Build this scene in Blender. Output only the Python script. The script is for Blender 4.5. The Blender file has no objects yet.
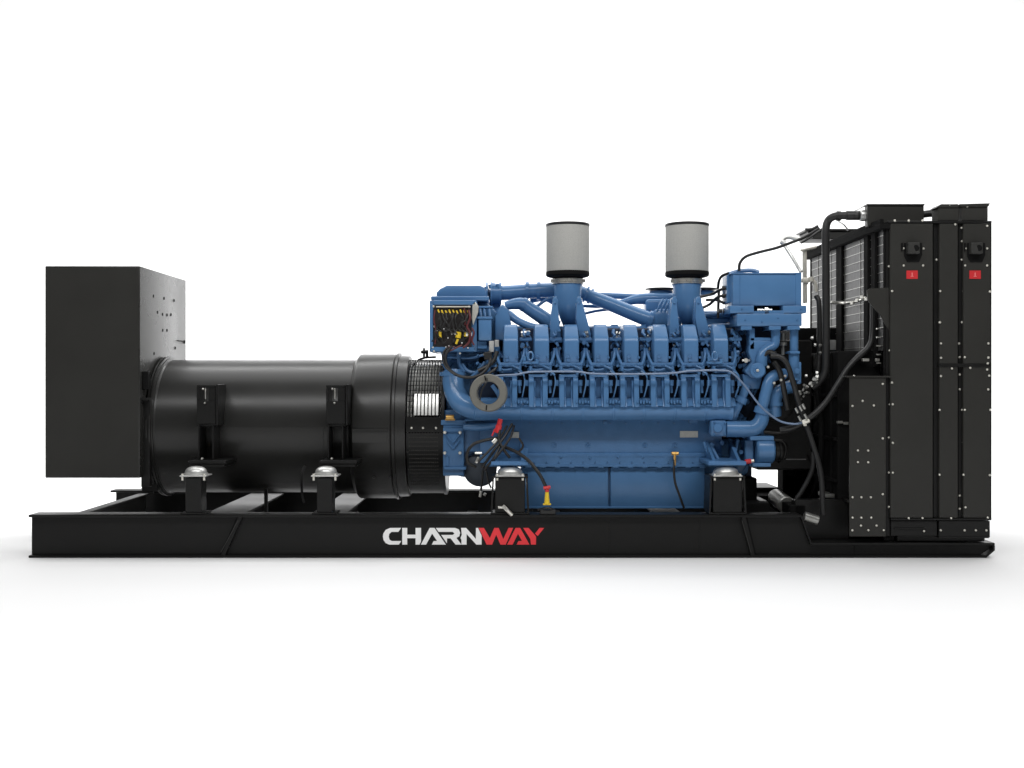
import bpy, bmesh, math, random
from mathutils import Vector, Matrix
from mathutils.geometry import tessellate_polygon
random.seed(7)
S = bpy.context.scene
COL = S.collection
# ------------------------------------------------------------------ camera
F = 1184.0; D0 = 7.4; CX = 507.0; CY = 380.0; EYE = 1.1125
cam_d = bpy.data.cameras.new("camera"); cam = bpy.data.objects.new("camera", cam_d); COL.objects.link(cam)
cam.location = (0, -D0, EYE); cam.rotation_euler = (math.radians(90), 0, 0)
cam_d.sensor_width = 36; cam_d.lens = 36*F/1024
cam_d.shift_x = (512-CX)/1024; cam_d.shift_y = -(384-CY)/1024
cam_d.clip_end = 200
S.camera = cam
S.view_settings.view_transform = 'Standard'; S.view_settings.look = 'None'
S.view_settings.exposure = 0; S.view_settings.gamma = 1
# ------------------------------------------------------------------ light
w = bpy.data.worlds.new("World"); S.world = w; w.use_nodes = True
bg = w.node_tree.nodes['Background']; bg.inputs[0].default_value = (1, 1, 1, 1); bg.inputs[1].default_value = 0.08
def area(name, loc, target, sx, sy, power, col=(1, 1, 1)):
    d = bpy.data.lights.new(name, 'AREA'); d.shape = 'RECTANGLE'; d.size = sx; d.size_y = sy; d.energy = power; d.color = col
    o = bpy.data.objects.new(name, d); COL.objects.link(o); o.location = loc
    o.rotation_euler = (Vector(target)-Vector(loc)).to_track_quat('-Z', 'Y').to_euler()
    return o
area("overhead_softbox", (0.6, 2.0, 5.6), (0.6, 1.6, 0), 16, 3.6, 400)
area("backdrop_lamp", (0, 3.2, 5.5), (0, 7.5, 1.5), 14, 1.5, 900)
area("front_softbox", (0.3, -3.6, 5.2), (0, 0.6, 0.8), 9, 0.8, 285)
area("fore_floor_lamp", (0.4, -4.7, 4.2), (0.4, -4.8, 0), 10, 2.0, 115).data.spread = math.radians(95)
# ------------------------------------------------------------------ helpers
def s_at(Y): return F/(D0+Y)
def W(px, py, Y):
    s = s_at(Y); return Vector(((px-CX)/s, Y, EYE+(CY-py)/s))
class MB:
    def __init__(self): self.v = []; self.f = []; self.m = []; self.mi = 0
    def add(self, vs, fs):
        n = len(self.v); self.v += [tuple(p) for p in vs]
        for f in fs: self.f.append(tuple(n+i for i in f)); self.m.append(self.mi)
    def bm(self, b):
        b.verts.index_update(); self.add([v.co.copy() for v in b.verts], [[v.index for v in f.verts] for f in b.faces]); b.free()
    def box(self, x0, x1, y0, y1, z0, z1, bev=0.004, seg=1):
        if x1 < x0: x0, x1 = x1, x0
        if z1 < z0: z0, z1 = z1, z0
        if y1 < y0: y0, y1 = y1, y0
        b = bmesh.new(); bmesh.ops.create_cube(b, size=1)
        for v in b.verts:
            v.co = Vector(((x0+x1)/2+v.co.x*(x1-x0), (y0+y1)/2+v.co.y*(y1-y0), (z0+z1)/2+v.co.z*(z1-z0)))
        bev = min(bev, 0.3*min(x1-x0, y1-y0, z1-z0))
        if bev > 0: bmesh.ops.bevel(b, geom=b.edges[:], offset=bev, segments=seg, affect='EDGES', profile=0.5)
        self.bm(b); return self
    def pbox(self, px0, px1, py0, py1, Y0, Y1, bev=0.004, seg=1):
        a = W(px0, py1, Y0); c = W(px1, py0, Y0)
        return self.box(a.x, c.x, Y0, Y1, a.z, c.z, bev, seg)
    def prism(self, pts, ax, d0, d1, bev=0.0):
        # pts: 2D outline; ax 'y' -> pts are (x,z) extruded in y ; ax 'x' -> pts are (y,z) extruded in x; 'z' -> (x,y)
        n = len(pts)
        def P(p, d): return {'y': (p[0], d, p[1]), 'x': (d, p[0], p[1]), 'z': (p[0], p[1], d)}[ax]
        b = bmesh.new()
        A = [b.verts.new(P(p, d0)) for p in pts]; B = [b.verts.new(P(p, d1)) for p in pts]
        b.faces.new(A); b.faces.new(B[::-1])
        for i in range(n): b.faces.new((A[i], B[i], B[(i+1) % n], A[(i+1) % n]))
        bmesh.ops.recalc_face_normals(b, faces=b.faces[:])
        if bev > 0: bmesh.ops.bevel(b, geom=b.edges[:], offset=bev, segments=2, affect='EDGES', profile=0.5)
        bmesh.ops.triangulate(b, faces=[f for f in b.faces if len(f.verts) > 4])
        self.bm(b); return self
    def frame(self, d):
        d = Vector(d).normalized(); u = Vector((0, 0, 1)) if abs(d.z) < .9 else Vector((0, 1, 0))
        a = d.cross(u).normalized(); return a, d.cross(a).normalized()
    def lathe(self, o, d, prof, n=32, a0=0, a1=2*math.pi, cap=True):
        # prof: list of (t, r) along axis d from o
        o = Vector(o); d = Vector(d).normalized(); a, b = self.frame(d); full = abs(a1-a0-2*math.pi) < 1e-6
        k = n if full else n+1; vs = []
        for t, r in prof:
            for i in range(k):
                q = a0+(a1-a0)*i/n; vs.append(o+d*t+(a*math.cos(q)+b*math.sin(q))*r)
        fs = []
        for j in range(len(prof)-1):
            for i in range(n):
                i2 = (i+1) % k if full else i+1
                fs.append((j*k+i, j*k+i2, (j+1)*k+i2, (j+1)*k+i))
        if cap and full:
            fs.append(tuple(range(k-1, -1, -1))); fs.append(tuple((len(prof)-1)*k+i for i in range(k)))
        self.add(vs, fs); return self
    def cyl(self, p, q, r, n=16, r2=None):
        p = Vector(p); q = Vector(q); L = (q-p).length
        r2 = r if r2 is None else r2; c = min(r, r2)*0.12
        c = min(c, L*0.2)
        return self.lathe(p, q-p, [(0, r-c), (c, r), (L-c, r2), (L, r2-c)], n)
    def tube(self, pts, r, n=10, sub=6, smooth=True):
        P = [Vector(p) for p in pts]
        if smooth and len(P) > 2:
            Q = []; E = [P[0]*2-P[1]]+P+[P[-1]*2-P[-2]]
            for i in range(1, len(E)-2):
                for k in range(sub):
                    t = k/sub; p0, p1, p2, p3 = E[i-1:i+3]
                    Q.append(0.5*((2*p1)+(p2-p0)*t+(2*p0-5*p1+4*p2-p3)*t*t+(3*p1-p0-3*p2+p3)*t**3))
            Q.append(P[-1]); P = Q
        rs = r if isinstance(r, (list, tuple)) else None
        a = None; vs = []
        for i, p in enumerate(P):
            d = (P[min(i+1, len(P)-1)]-P[max(i-1, 0)]).normalized()
            if a is None: a, b = self.frame(d)
            else:
                a = (a-d*a.dot(d)).normalized(); b = d.cross(a)
            if rs:
                t = i/(len(P)-1)*(len(rs)-1); k = min(int(t), len(rs)-2); rr = rs[k]+(rs[k+1]-rs[k])*(t-k)
            else: rr = r
            for j in range(n):
                q = 2*math.pi*j/n; vs.append(p+(a*math.cos(q)+b*math.sin(q))*rr)
        fs = [(i*n+j, i*n+(j+1) % n, (i+1)*n+(j+1) % n, (i+1)*n+j) for i in range(len(P)-1) for j in range(n)]
        fs.append(tuple(range(n-1, -1, -1))); fs.append(tuple((len(P)-1)*n+j for j in range(n)))
        self.add(vs, fs); return self
    def ptube(self, pts, rpx, n=10, sub=6, smooth=True):
        Y = pts[0][2]; r = [q/s_at(Y) for q in rpx] if isinstance(rpx, (list, tuple)) else rpx/s_at(Y)
        return self.tube([W(*p) for p in pts], r, n, sub, smooth)
    def torus(self, c, ax, R, r, n=32, m=10, sx=1, sz=1):
        a, b = self.frame(ax); d = Vector(ax).normalized(); c = Vector(c); vs = []
        for i in range(n):
            q = 2*math.pi*i/n; e = a*math.cos(q)*sx+b*math.sin(q)*sz; e2 = (a*math.cos(q)+b*math.sin(q))
            for j in range(m):
                t = 2*math.pi*j/m; vs.append(c+e*R+e2*r*math.cos(t)+d*r*math.sin(t))
        self.add(vs, [(i*m+j, ((i+1) % n)*m+j, ((i+1) % n)*m+(j+1) % m, i*m+(j+1) % m) for i in range(n) for j in range(m)]); return self
    def bolt(self, px, py, Y, rpx=1.2, h=0.010):
        p = W(px, py, Y); self.lathe(p, (0, -1, 0), [(0, rpx/s_at(Y)), (h*.6, rpx/s_at(Y)), (h, rpx*.6/s_at(Y))], 6); return self
WL = {}
SPLIT = {'small_pipework', 'gland_plug', 'pump_fitting', 'yellow_connector', 'white_connector', 'skid_bracket', 'flywheel_bolt', 'guard_bolt', 'anchor_bolt', 'fitting',
         'casting_mark', 'hose_clamp', 'hose_fitting', 'clip', 'black_wire', 'red_wire', 'sensor_plug', 'weld_seam', 'jacking_bolt', 'alternator_foot', 'oil_hose', 'coolant_hose',
         'vent_hose', 'wiring_harness', 'shroud_clip', 'radiator_foot', 'core_post', 'frame_member', 'tank_spigot', 'vent_pipe', 'bracket_plate', 'starter_pipe', 'panel_rail', 'turbo_inlet', 'sensor_cable',
         'service_cover', 'clamp_rod', 'drain_hose', 'cross_tube', 'support_bracket', 'crankcase_flange', 'turbo_pipe', 'coolant_riser', 'box_bracket', 'sensor_box', 'lifting_eye', 'return_pipe', 'riser_pipe', 'drive_pulley', 'charging_alternator', 'coolant_pipe', 'intake_crossover', 'coolant_rail', 'fan_shroud', 'injector_line', 'engine_foot', 'charge_air_pipe', 'gear_housing'}
def pieces(mb, pad=.003):
    par = list(range(len(mb.v)))
    def find(i):
        while par[i] != i: par[i] = par[par[i]]; i = par[i]
        return i
    for f in mb.f:
        a = find(f[0])
        for i in f[1:]: par[find(i)] = a
    g = {}
    for i in range(len(mb.v)): g.setdefault(find(i), []).append(i)
    items = [[ids, [min(mb.v[i][k] for i in ids)-pad for k in range(3)], [max(mb.v[i][k] for i in ids)+pad for k in range(3)]] for ids in g.values()]
    groups = []                                   # merge pieces whose boxes touch
    n = len(items); pr = list(range(n))
    def fd(i):
        while pr[i] != i: i = pr[i]
        return i
    for i in range(n):
        for j in range(i):
            if all(items[i][1][k] < items[j][2][k] and items[j][1][k] < items[i][2][k] for k in range(3)): pr[fd(i)] = fd(j)
    own = {}
    for i in range(n):
        for v in items[i][0]: own[v] = fd(i)
    out = {}
    for f, m in zip(mb.f, mb.m):
        o = out.setdefault(own[f[0]], (MB(), {})); ids = []
        for i in f:
            if i not in o[1]: o[1][i] = len(o[0].v); o[0].v.append(mb.v[i])
            ids.append(o[1][i])
        o[0].f.append(tuple(ids)); o[0].m.append(m)
    return [o[0] for o in out.values()]
def build(name, mb, mats, parent=None, label=None, ang=32, nosplit=False):
    if name in SPLIT and not nosplit:
        res = None
        for q in sorted(pieces(mb), key=lambda q: -len(q.v)):
            o = build(name, q, mats, parent, label, ang, True); res = res or o
        return res
    if not isinstance(mats, (list, tuple)): mats = [mats]
    me = bpy.data.meshes.new(name)
    lo = Vector([min(v[i] for v in mb.v) for i in range(3)]); hi = Vector([max(v[i] for v in mb.v) for i in range(3)])
    c = (lo+hi)/2
    me.from_pydata([tuple(Vector(v)-c) for v in mb.v], [], mb.f)
    for m in mats: me.materials.append(m)
    me.polygons.foreach_set('material_index', mb.m)
    b = bmesh.new(); b.from_mesh(me); bmesh.ops.recalc_face_normals(b, faces=b.faces[:]); b.to_mesh(me); b.free()
    me.shade_smooth() if hasattr(me, 'shade_smooth') else me.polygons.foreach_set('use_smooth', [True]*len(me.polygons))
    me.set_sharp_from_angle(angle=math.radians(ang))
    o = bpy.data.objects.new(name, me); COL.objects.link(o)
    if parent: o.parent = parent; o.location = c-WL[parent]
    else: o.location = c
    WL[o] = c
    if label: o['label'] = label
    return o
def dup(o, dx, parent=None):
    c = o.copy(); COL.objects.link(c); p = parent or o.parent; c.parent = p
    wl = WL[o]+Vector(dx); WL[c] = wl; c.location = wl-WL[p]
    for ch in list(o.children):
        k = ch.copy(); COL.objects.link(k); k.parent = c; WL[k] = WL[ch]+Vector(dx); k.location = WL[k]-wl
    return c
# ------------------------------------------------------------------ materials
def mat(name, col, rough=.4, metal=0, spec=.5, bump=0, bscale=300, var=0.0, vscale=3, coat=0):
    m = bpy.data.materials.new(name); m.use_nodes = True; nt = m.node_tree; p = nt.nodes['Principled BSDF']
    p.inputs['Base Color'].default_value = (*col, 1); p.inputs['Roughness'].default_value = rough
    p.inputs['Metallic'].default_value = metal; p.inputs['Specular IOR Level'].default_value = spec
    p.inputs['Coat Weight'].default_value = coat; p.inputs['Coat Roughness'].default_value = .12
    tc = nt.nodes.new('ShaderNodeTexCoord')
    if var > 0:
        n = nt.nodes.new('ShaderNodeTexNoise'); n.inputs['Scale'].default_value = vscale; n.inputs['Detail'].default_value = 6
        nt.links.new(tc.outputs['Object'], n.inputs['Vector'])
        mx = nt.nodes.new('ShaderNodeMix'); mx.data_type = 'RGBA'
        mx.inputs[6].default_value = (*[c*(1-var) for c in col], 1); mx.inputs[7].default_value = (*[min(1, c*(1+var)) for c in col], 1)
        nt.links.new(n.outputs['Fac'], mx.inputs[0]); nt.links.new(mx.outputs[2], p.inputs['Base Color'])
        mr = nt.nodes.new('ShaderNodeMapRange'); mr.inputs['To Min'].default_value = rough*.8; mr.inputs['To Max'].default_value = min(1, rough*1.25)
        nt.links.new(n.outputs['Fac'], mr.inputs['Value']); nt.links.new(mr.outputs[0], p.inputs['Roughness'])
    if bump > 0:
        n2 = nt.nodes.new('ShaderNodeTexNoise'); n2.inputs['Scale'].default_value = bscale; n2.inputs['Detail'].default_value = 3
        nt.links.new(tc.outputs['Object'], n2.inputs['Vector'])
        b = nt.nodes.new('ShaderNodeBump'); b.inputs['Strength'].default_value = bump; b.inputs['Distance'].default_value = .002
        nt.links.new(n2.outputs['Fac'], b.inputs['Height']); nt.links.new(b.outputs[0], p.inputs['Normal'])
    return m
LUG = mat('grey_black_paint', (.035, .035, .033), .4, spec=.3)
BLK = mat('black_paint', (.010, .010, .0097), .36, spec=.22, bump=.08, bscale=90, var=.15)
SHEET = mat('black_sheet_metal', (.031, .0305, .028), .36, spec=.20, bump=.05, bscale=60, var=.12)
BOXM = mat('cabinet_paint', (.027, .0267, .025), .27, spec=.3, bump=.04, bscale=40, var=.08)
ALT = mat('alternator_paint', (.021, .0208, .0198), .31, spec=.34, bump=.05, bscale=25, var=.12)
FRM = mat('frame_paint', (.009, .009, .0087), .40, spec=.2, bump=.10, bscale=80, var=.2)
MATTE = mat('matte_black_steel', (.010, .010, .010), .9, spec=.04)
DULL = mat('dull_steel', (.36, .36, .34), .34, metal=.8, var=.2, vscale=40)
DRK = mat('dark_recess', (.006, .006, .006), .7, spec=.1)
BLU = mat('blue_engine_paint', (.074, .178, .350), .24, spec=.34, bump=.10, bscale=70, var=.10, vscale=8)
BLC = mat('blue_cast_paint', (.066, .162, .325), .34, spec=.28, bump=.45, bscale=120, var=.18, vscale=14)
BLU_SHADE = mat('shade_blue_casting', (.008, .018, .042), .5, spec=.3, bump=.3, bscale=120, var=.3, vscale=20)  # dark copy of the engine blue, shade of the gaps put into the colour
STL = mat('zinc_steel', (.72, .71, .66), .28, metal=.85, var=.12, vscale=30)
BOLT = mat('zinc_bolt', (.78, .76, .68), .35, metal=.5, spec=.5)
SIL = mat('brushed_aluminium', (.62, .62, .60), .38, metal=.7, var=.15, vscale=40)
RUB = mat('rubber_hose', (.016, .016, .016), .42, spec=.4, bump=.1)
RING = mat('cast_grey_metal', (.15, .147, .13), .45, spec=.4, bump=.3, bscale=150, var=.12, vscale=20)
RED = mat('red_plastic', (.55, .025, .03), .4)
REDP = mat('red_print', (.82, .035, .045), .45)
WHT = mat('white_print', (.9, .9, .89), .45)
YEL = mat('yellow_plastic', (.75, .52, .03), .4)
BRS = mat('brass', (.62, .36, .10), .35, metal=.6)
CRM = mat('cream_pipe', (.50, .48, .42), .4, spec=.4)
PLT = mat('data_plate', (.50, .50, .46), .35, metal=.3, var=.2, vscale=60)
PNL = mat('wiring_backplate', (.014, .010, .010), .5, var=.3, vscale=40)
GRY = mat('dark_grey_drum', (.05, .062, .08), .5)
MAR = mat('dark_red_cable', (.10, .015, .018), .45)
# filter gauze
FIL = mat('filter_gauze', (.36, .355, .33), .6, spec=.3)
nt = FIL.node_tree; p = nt.nodes['Principled BSDF']; tc = nt.nodes.new('ShaderNodeTexCoord')
br = nt.nodes.new('ShaderNodeTexNoise'); mp = nt.nodes.new('ShaderNodeMapping'); mp.inputs['Scale'].default_value = (1, 1, .35)
br.inputs['Scale'].default_value = 420; br.inputs['Detail'].default_value = 1
nt.links.new(tc.outputs['Object'], mp.inputs[0]); nt.links.new(mp.outputs[0], br.inputs['Vector'])
mx = nt.nodes.new('ShaderNodeMix'); mx.data_type = 'RGBA'; mx.inputs[6].default_value = (.30, .298, .28, 1); mx.inputs[7].default_value = (.52, .515, .49, 1)
nt.links.new(br.outputs['Fac'], mx.inputs[0]); nt.links.new(mx.outputs[2], p.inputs['Base Color'])
# radiator core fins
COR = mat('radiator_core', (.10, .10, .10), .5, metal=.3)
nt = COR.node_tree; p = nt.nodes['Principled BSDF']; tc = nt.nodes.new('ShaderNodeTexCoord')
wv = nt.nodes.new('ShaderNodeTexWave'); wv.wave_type = 'BANDS'; wv.bands_direction = 'Y'; wv.inputs['Scale'].default_value = 22
wv.inputs['Distortion'].default_value = .5; wv.inputs['Detail'].default_value = 2
nt.links.new(tc.outputs['Object'], wv.inputs['Vector'])
ns = nt.nodes.new('ShaderNodeTexNoise'); ns.inputs['Scale'].default_value = 30; nt.links.new(tc.outputs['Object'], ns.inputs['Vector'])
ma = nt.nodes.new('ShaderNodeMath'); ma.operation = 'MULTIPLY'; nt.links.new(wv.outputs['Fac'], ma.inputs[0]); nt.links.new(ns.outputs['Fac'], ma.inputs[1])
mx = nt.nodes.new('ShaderNodeMix'); mx.data_type = 'RGBA'; mx.inputs[6].default_value = (.02, .02, .02, 1); mx.inputs[7].default_value = (.17, .17, .17, 1)
nt.links.new(ma.outputs[0], mx.inputs[0]); nt.links.new(mx.outputs[2], p.inputs['Base Color'])
FLR = mat('white_studio_floor', (.88, .88, .88), .7, spec=.15, bump=.02, bscale=15)
# ------------------------------------------------------------------ floor sweep (setting)
prof = [(-14, 0), (-6, 0), (0, 0), (5.0, 0)]
for i in range(1, 13):
    a = math.pi/2*i/12; prof.append((5.0+3.0*math.sin(a), 3.0-3.0*math.cos(a)))
prof += [(8.0, 9.0)]
mb = MB(); vs = []; fs = []
xs = [-16, -8, 0, 8, 16]
for y, z in prof:
    for x in xs: vs.append((x, y, z))
n = len(xs)
for j in range(len(prof)-1):
    for i in range(n-1): fs.append((j*n+i, j*n+i+1, (j+1)*n+i+1, (j+1)*n+i))
mb.add(vs, fs)
fl = build('floor', mb, FLR); fl['kind'] = 'structure'
# ------------------------------------------------------------------ the thing
GEN = bpy.data.objects.new('generator_set', None); COL.objects.link(GEN); GEN.location = (0, .9, 0); WL[GEN] = Vector((0, .9, 0))
GEN['label'] = 'long black skid mounted diesel generator set with a blue engine on the white floor'
GEN['category'] = 'generator'
# ---- base frame
X0 = -2.992; XS = 1.90; X1 = 3.05; ZT = .27; ZL = .094; TF = .016
mb = MB()
def ibeam(mb, ya, yb, web, xl):
    xr = X1
    mb.box(xl, xr-.055, ya, yb, 0, TF, .005, 2)
    mb.box(xl, XS-.06, ya, yb, ZT-TF, ZT, .005, 2)
    # web outline with the drop under the radiator
    mb.prism([(xl+.008, TF), (xr-.075, TF), (xr-.015, ZL-TF-.02), (xr-.015, ZL-TF), (XS, ZL-TF), (XS-.062, ZT-TF), (xl+.008, ZT-TF)], 'y', web, web+.014)
    # sloping and low flange
    mb.prism([(XS-.062, ZT-TF-.0), (XS-.058, ZT-.001), (XS+.004, ZL+.001), (XS, ZL-TF)], 'y', ya+.002, yb-.002)
    mb.box(XS+.003, xr, ya, yb, ZL-TF, ZL, .003)
    mb.prism([(xr-.055, 0), (xr, ZL-TF-.03), (xr, ZL-TF), (xr-.012, ZL-TF), (xr-.012, ZL-TF-.026), (xr-.060, TF)], 'y', ya+.001, yb-.001)
ibeam(mb, 0, .16, .035, X0)
ibeam(mb, 1.64, 1.80, 1.752, -3.03)
base = build('base_frame', mb, FRM, GEN)
def crossbeam(xa, xb, zt=ZT-.02, zb=.03, y0=.165, y1=1.635):
    mb = MB(); mb.box(xa, xb, y0, y1, zt-.014, zt, .002); mb.box(xa, xb, y0, y1, zb, zb+.014, .002)
    mb.box((xa+xb)/2-.008, (xa+xb)/2+.008, y0, y1, zb+.014, zt-.014, .001); return build('crossbeam', mb, FRM, base)
crossbeam(-2.80, -2.73); crossbeam(-1.95, -1.70); crossbeam(-1.25, -1.04); crossbeam(-.30, -.22, .12); crossbeam(.3, .4, .12); crossbeam(1.0, 1.2, .2); crossbeam(1.55, 1.70)
crossbeam(2.2, 2.4, .085, .01); crossbeam(2.8, 2.98, .085, .01)
def stiff(pt, pb, wd=4):
    mb = MB(); a0 = W(pt[0], pt[1], .03); b0 = W(pb[0], pb[1], .03); w_ = wd/160
    e = -.014 if b0.x < a0.x else .014
    mb.prism([(a0.x-w_/2, ZT-TF), (a0.x+w_/2, ZT-TF), (b0.x+w_/2, TF), (b0.x-w_/2, TF)], 'y', .002, .0345)
    mb.mi = 1; mb.prism([(a0.x+e-.012, ZT-TF-.001), (a0.x+e+.012, ZT-TF-.001), (b0.x+e+.012, TF+.001), (b0.x+e-.012, TF+.001)], 'y', .031, .0347)
    mb.mi = 2; mb.tube([(a0.x-w_/2, .003, ZT-TF-.02), (b0.x-w_/2, .003, TF+.02)], .0025, 6)  # paler rod stands in for the highlight along the bar
    return build('stiffener', mb, [FRM, DRK, LUG], base)
stiff((241, 517), (224, 556)); stiff((743, 517), (752, 556))
mb = MB()
for px in (404, 610, 700): mb.pbox(px-.4, px+.4, 518, 555, .0335, .036, 0)
for px in (855,): mb.pbox(px-.5, px+.5, 546, 555, .030, .036, 0)
build('weld_seam', mb, FRM, base)
# ---- lettering
def lp(pts, ox): return [(ox+x/11.378, 518+y/11.378) for x, y in pts]
Lw = [lp(q, 376) for q in (
 [(285,113),(160,113),(110,135),(84,175),(78,210),(85,250),(110,285),(150,303),(262,303),(287,262),(180,262),(155,248),(145,215),(150,182),(177,158),(255,158)],
 [(298,113),(355,113),(355,190),(450,190),(450,113),(512,113),(512,268),(495,303),(450,303),(450,230),(355,230),(355,303),(298,303)],
 [(510,303),(610,113),(665,113),(795,303),(635,303),(655,262),(695,262),(638,178),(570,303)],
 [(680,113),(900,113),(942,130),(957,168),(948,208),(915,227),(972,303),(905,303),(848,232),(808,232),(806,288),(742,193),(872,193),(893,177),(872,158),(712,158)])]
Lw.append(lp([(12,113),(70,113),(180,238),(182,113),(205,113),(246,200),(246,303),(186,303),(75,182),(75,303),(16,303),(16,250),(6,228),(20,190)], 460))
Lr = [lp(q, 460) for q in (
 [(212,113),(272,113),(340,228),(390,113),(440,113),(492,240),(553,113),(605,113),(520,303),(460,303),(412,190),(365,303),(303,303)],
 [(537,303),(632,113),(685,113),(790,303),(645,303),(665,262),(705,262),(660,180),(598,303)],
 [(720,113),(780,113),(850,192),(866,212),(864,303),(808,303),(800,240)],
 [(905,113),(958,113),(884,205),(854,178)])]
def letters(polys, m):
    mb = MB()
    for q in polys: mb.prism([(W(x, y, .032).x, W(x, y, .032).z) for x, y in q], 'y', .0322, .0345)
    return build('lettering', mb, m, base, 'white letters' if m is WHT else 'red letters')
letters(Lw, WHT); letters(Lr, REDP)
# ---- terminal cabinet
mb = MB(); BX = W(140, 266, .345); BL = W(45, 478, .345)
mb.box(BL.x, BX.x, .345, 1.455, BL.z, BX.z, .006, 2)
cab = build('terminal_cabinet', mb, BOXM, GEN)
mb = MB()
def side_pt(px, py):   # point on the right cabinet wall seen at px,py
    D = BX.x*F/(px-CX); return Vector((BX.x, D-D0, EYE+(CY-py)*D/F))
for px, py in ((153.5, 296), (164, 298.3), (174, 300.4), (157.5, 312.3), (162.5, 314.3), (167, 315), (171, 314.7), (162.7, 330.3), (167, 330.3), (154, 353.5), (175.3, 348)):
    p = side_pt(px, py); mb.cyl(p-Vector((.002, 0, 0)), p+Vector((.003, 0, 0)), .011, 10)
p = side_pt(184.5, 342); mb.box(BX.x, BX.x+.004, p.y-.02, p.y+.01, p.z-.012, p.z+.012, .001); p = side_pt(181, 341); mb.box(BX.x, BX.x+.004, p.y-.10, p.y+.04, p.z-.003, p.z+.003, 0)
p = side_pt(143, 376); mb.box(BX.x, BX.x+.04, p.y-.02, p.y+.04, p.z-.09, p.z+.03, .004)
build('gland_plug', mb, DRK, cab)
mb = MB(); mb.box(BL.x+.01, BX.x-.01, .3435, .3455, BL.z+.01, BX.z-.01, 0)
build('front_cover', mb, SHEET, cab)
mb = MB(); mb.pbox(140.5, 147, 398, 400.5, .36, 1.3, .002); mb.pbox(141, 150, 400, 487, .42, .46, .003); mb.box(-2.47, -2.36, .6, 1.25, .36, .47, .004); mb.box(-2.60, -2.34, 1.3, 1.62, .275, .30, .004)
build('support_bracket', mb, BLK, cab)
# ---- alternator
AC = Vector((0, .9, .79))
mb = MB()
mb.lathe(AC, (1, 0, 0), [(-2.36, .44), (-2.34, .463), (-1.05, .463)], 96, cap=False)
# belt line / cover strip on the shell
alt = build('alternator', mb, ALT, GEN, ang=40)
mb = MB()
mb.lathe(AC, (1, 0, 0), [(-2.395, .30), (-2.395, .470), (-2.388, .484), (-2.378, .484), (-2.375, .474), (-2.369, .474), (-2.366, .488), (-2.356, .488), (-2.353, .476), (-2.345, .476), (-2.342, .468), (-2.33, .462)], 128, cap=False)
build('end_flange', mb, ALT, alt, ang=25)
mb = MB()
mb.lathe(AC, (1, 0, 0), [(-1.05, .462), (-1.022, .500), (-1.01, .504), (-.775, .504), (-.765, .498)], 96, cap=False)
fh = build('fan_housing', mb, ALT, alt, ang=30)
mb = MB()
mb.lathe(AC, (1, 0, 0), [(-.765, .495), (-.762, .512), (-.745, .512), (-.742, .494), (-.675, .490), (-.672, .40)], 96, cap=False)
mb.bolt(407.5, 452, .43, 1.1); mb.bolt(374, 477.5, .52, 1.4, .02); mb.bolt(391, 477.5, .52, 1.4, .02)
build('adapter_ring', mb, ALT, alt, ang=30)
# shell strips: horizontal seam ledges following the cylinder
def arcplate(mb, xa, xb, R, z0, z1, th, n=8):
    # curved plate hugging the near side between heights z0..z1
    a0 = math.asin(max(-1, min(1, (z0-AC.z)/R))); a1 = math.asin(max(-1, min(1, (z1-AC.z)/R)))
    pts = []
    for i in range(n+1):
        a = a0+(a1-a0)*i/n; pts.append((AC.y-R*math.cos(a), AC.z+R*math.sin(a)))
    for i in range(n, -1, -1):
        a = a0+(a1-a0)*i/n; pts.append((AC.y-(R+th)*math.cos(a), AC.z+(R+th)*math.sin(a)))
    mb.prism(pts, 'x', xa, xb)
mb = MB()
arcplate(mb, -2.05, -1.215, .462, .42, .800, .005, 14)
arcplate(mb, -1.02, -.785, .503, .70, .778, .006, 5)
arcplate(mb, -1.02, -.785, .503, .780, .790, .018, 1)
arcplate(mb, -1.02, -.80, .5, .42, .694, .004, 5)
build('service_cover', mb, ALT, alt)
# lifting / mounting brackets on the alternator
def alt_bracket(px):   # px: centre of front plate
    mb = MB(); x = W(px, 400, .28).x; h = .062
    def z(py, Y=.28): return W(px, py, Y).z
    mb.box(x-h, x+h, .285, .300, z(424), z(401), .002)           # plate
    mb.box(x-h, x+h, .285, .300, z(388), z(385), .002)
    mb.box(x-h, x-h+.018, .285, .300, z(401), z(388), .002)
    mb.box(x+.014, x+h, .285, .300, z(401), z(388), .002)
    for sx in (-h, h-.010):
        mb.box(x+sx+.001, x+sx+.009, .300, .52, z(424), z(385)-.002, .002)
    mb.box(x+h+.004, x+h+.018, .27, .50, z(424)-.01, z(385)+.005, .003)
    mb.box(x-h, x+h, .302, .5, z(425)-.012, z(425), .002)
    for sx in (-h+.012, h-.02):                                   # lower ribs
        mb.box(x+sx, x+sx+.010, .27, .56, z(461), z(425)-.004, .002)
    mb.box(x-.09, x+.15, .19, .62, z(464, .19), z(460.5, .19), .003)  # foot plate
    mb.box(x-.085, x+.14, .20, .60, z(464, .19)-.02, z(464, .19)-.001, .002)
    b = build('mounting_bracket', mb, BLK, alt)
    mb = MB(); mb.cyl((x-.005, .286, z(399)), (x-.005, .286, z(388)), .004); mb.bolt(px-3, 389, .284, 1.2); mb.bolt(px-1, 403, .284, 1.1); mb.bolt(px-3.5, 458.5, .22, 1.4, .02)
    build('jacking_bolt', mb, STL, alt)
    return b
alt_bracket(206); alt_bracket(335.5)
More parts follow.
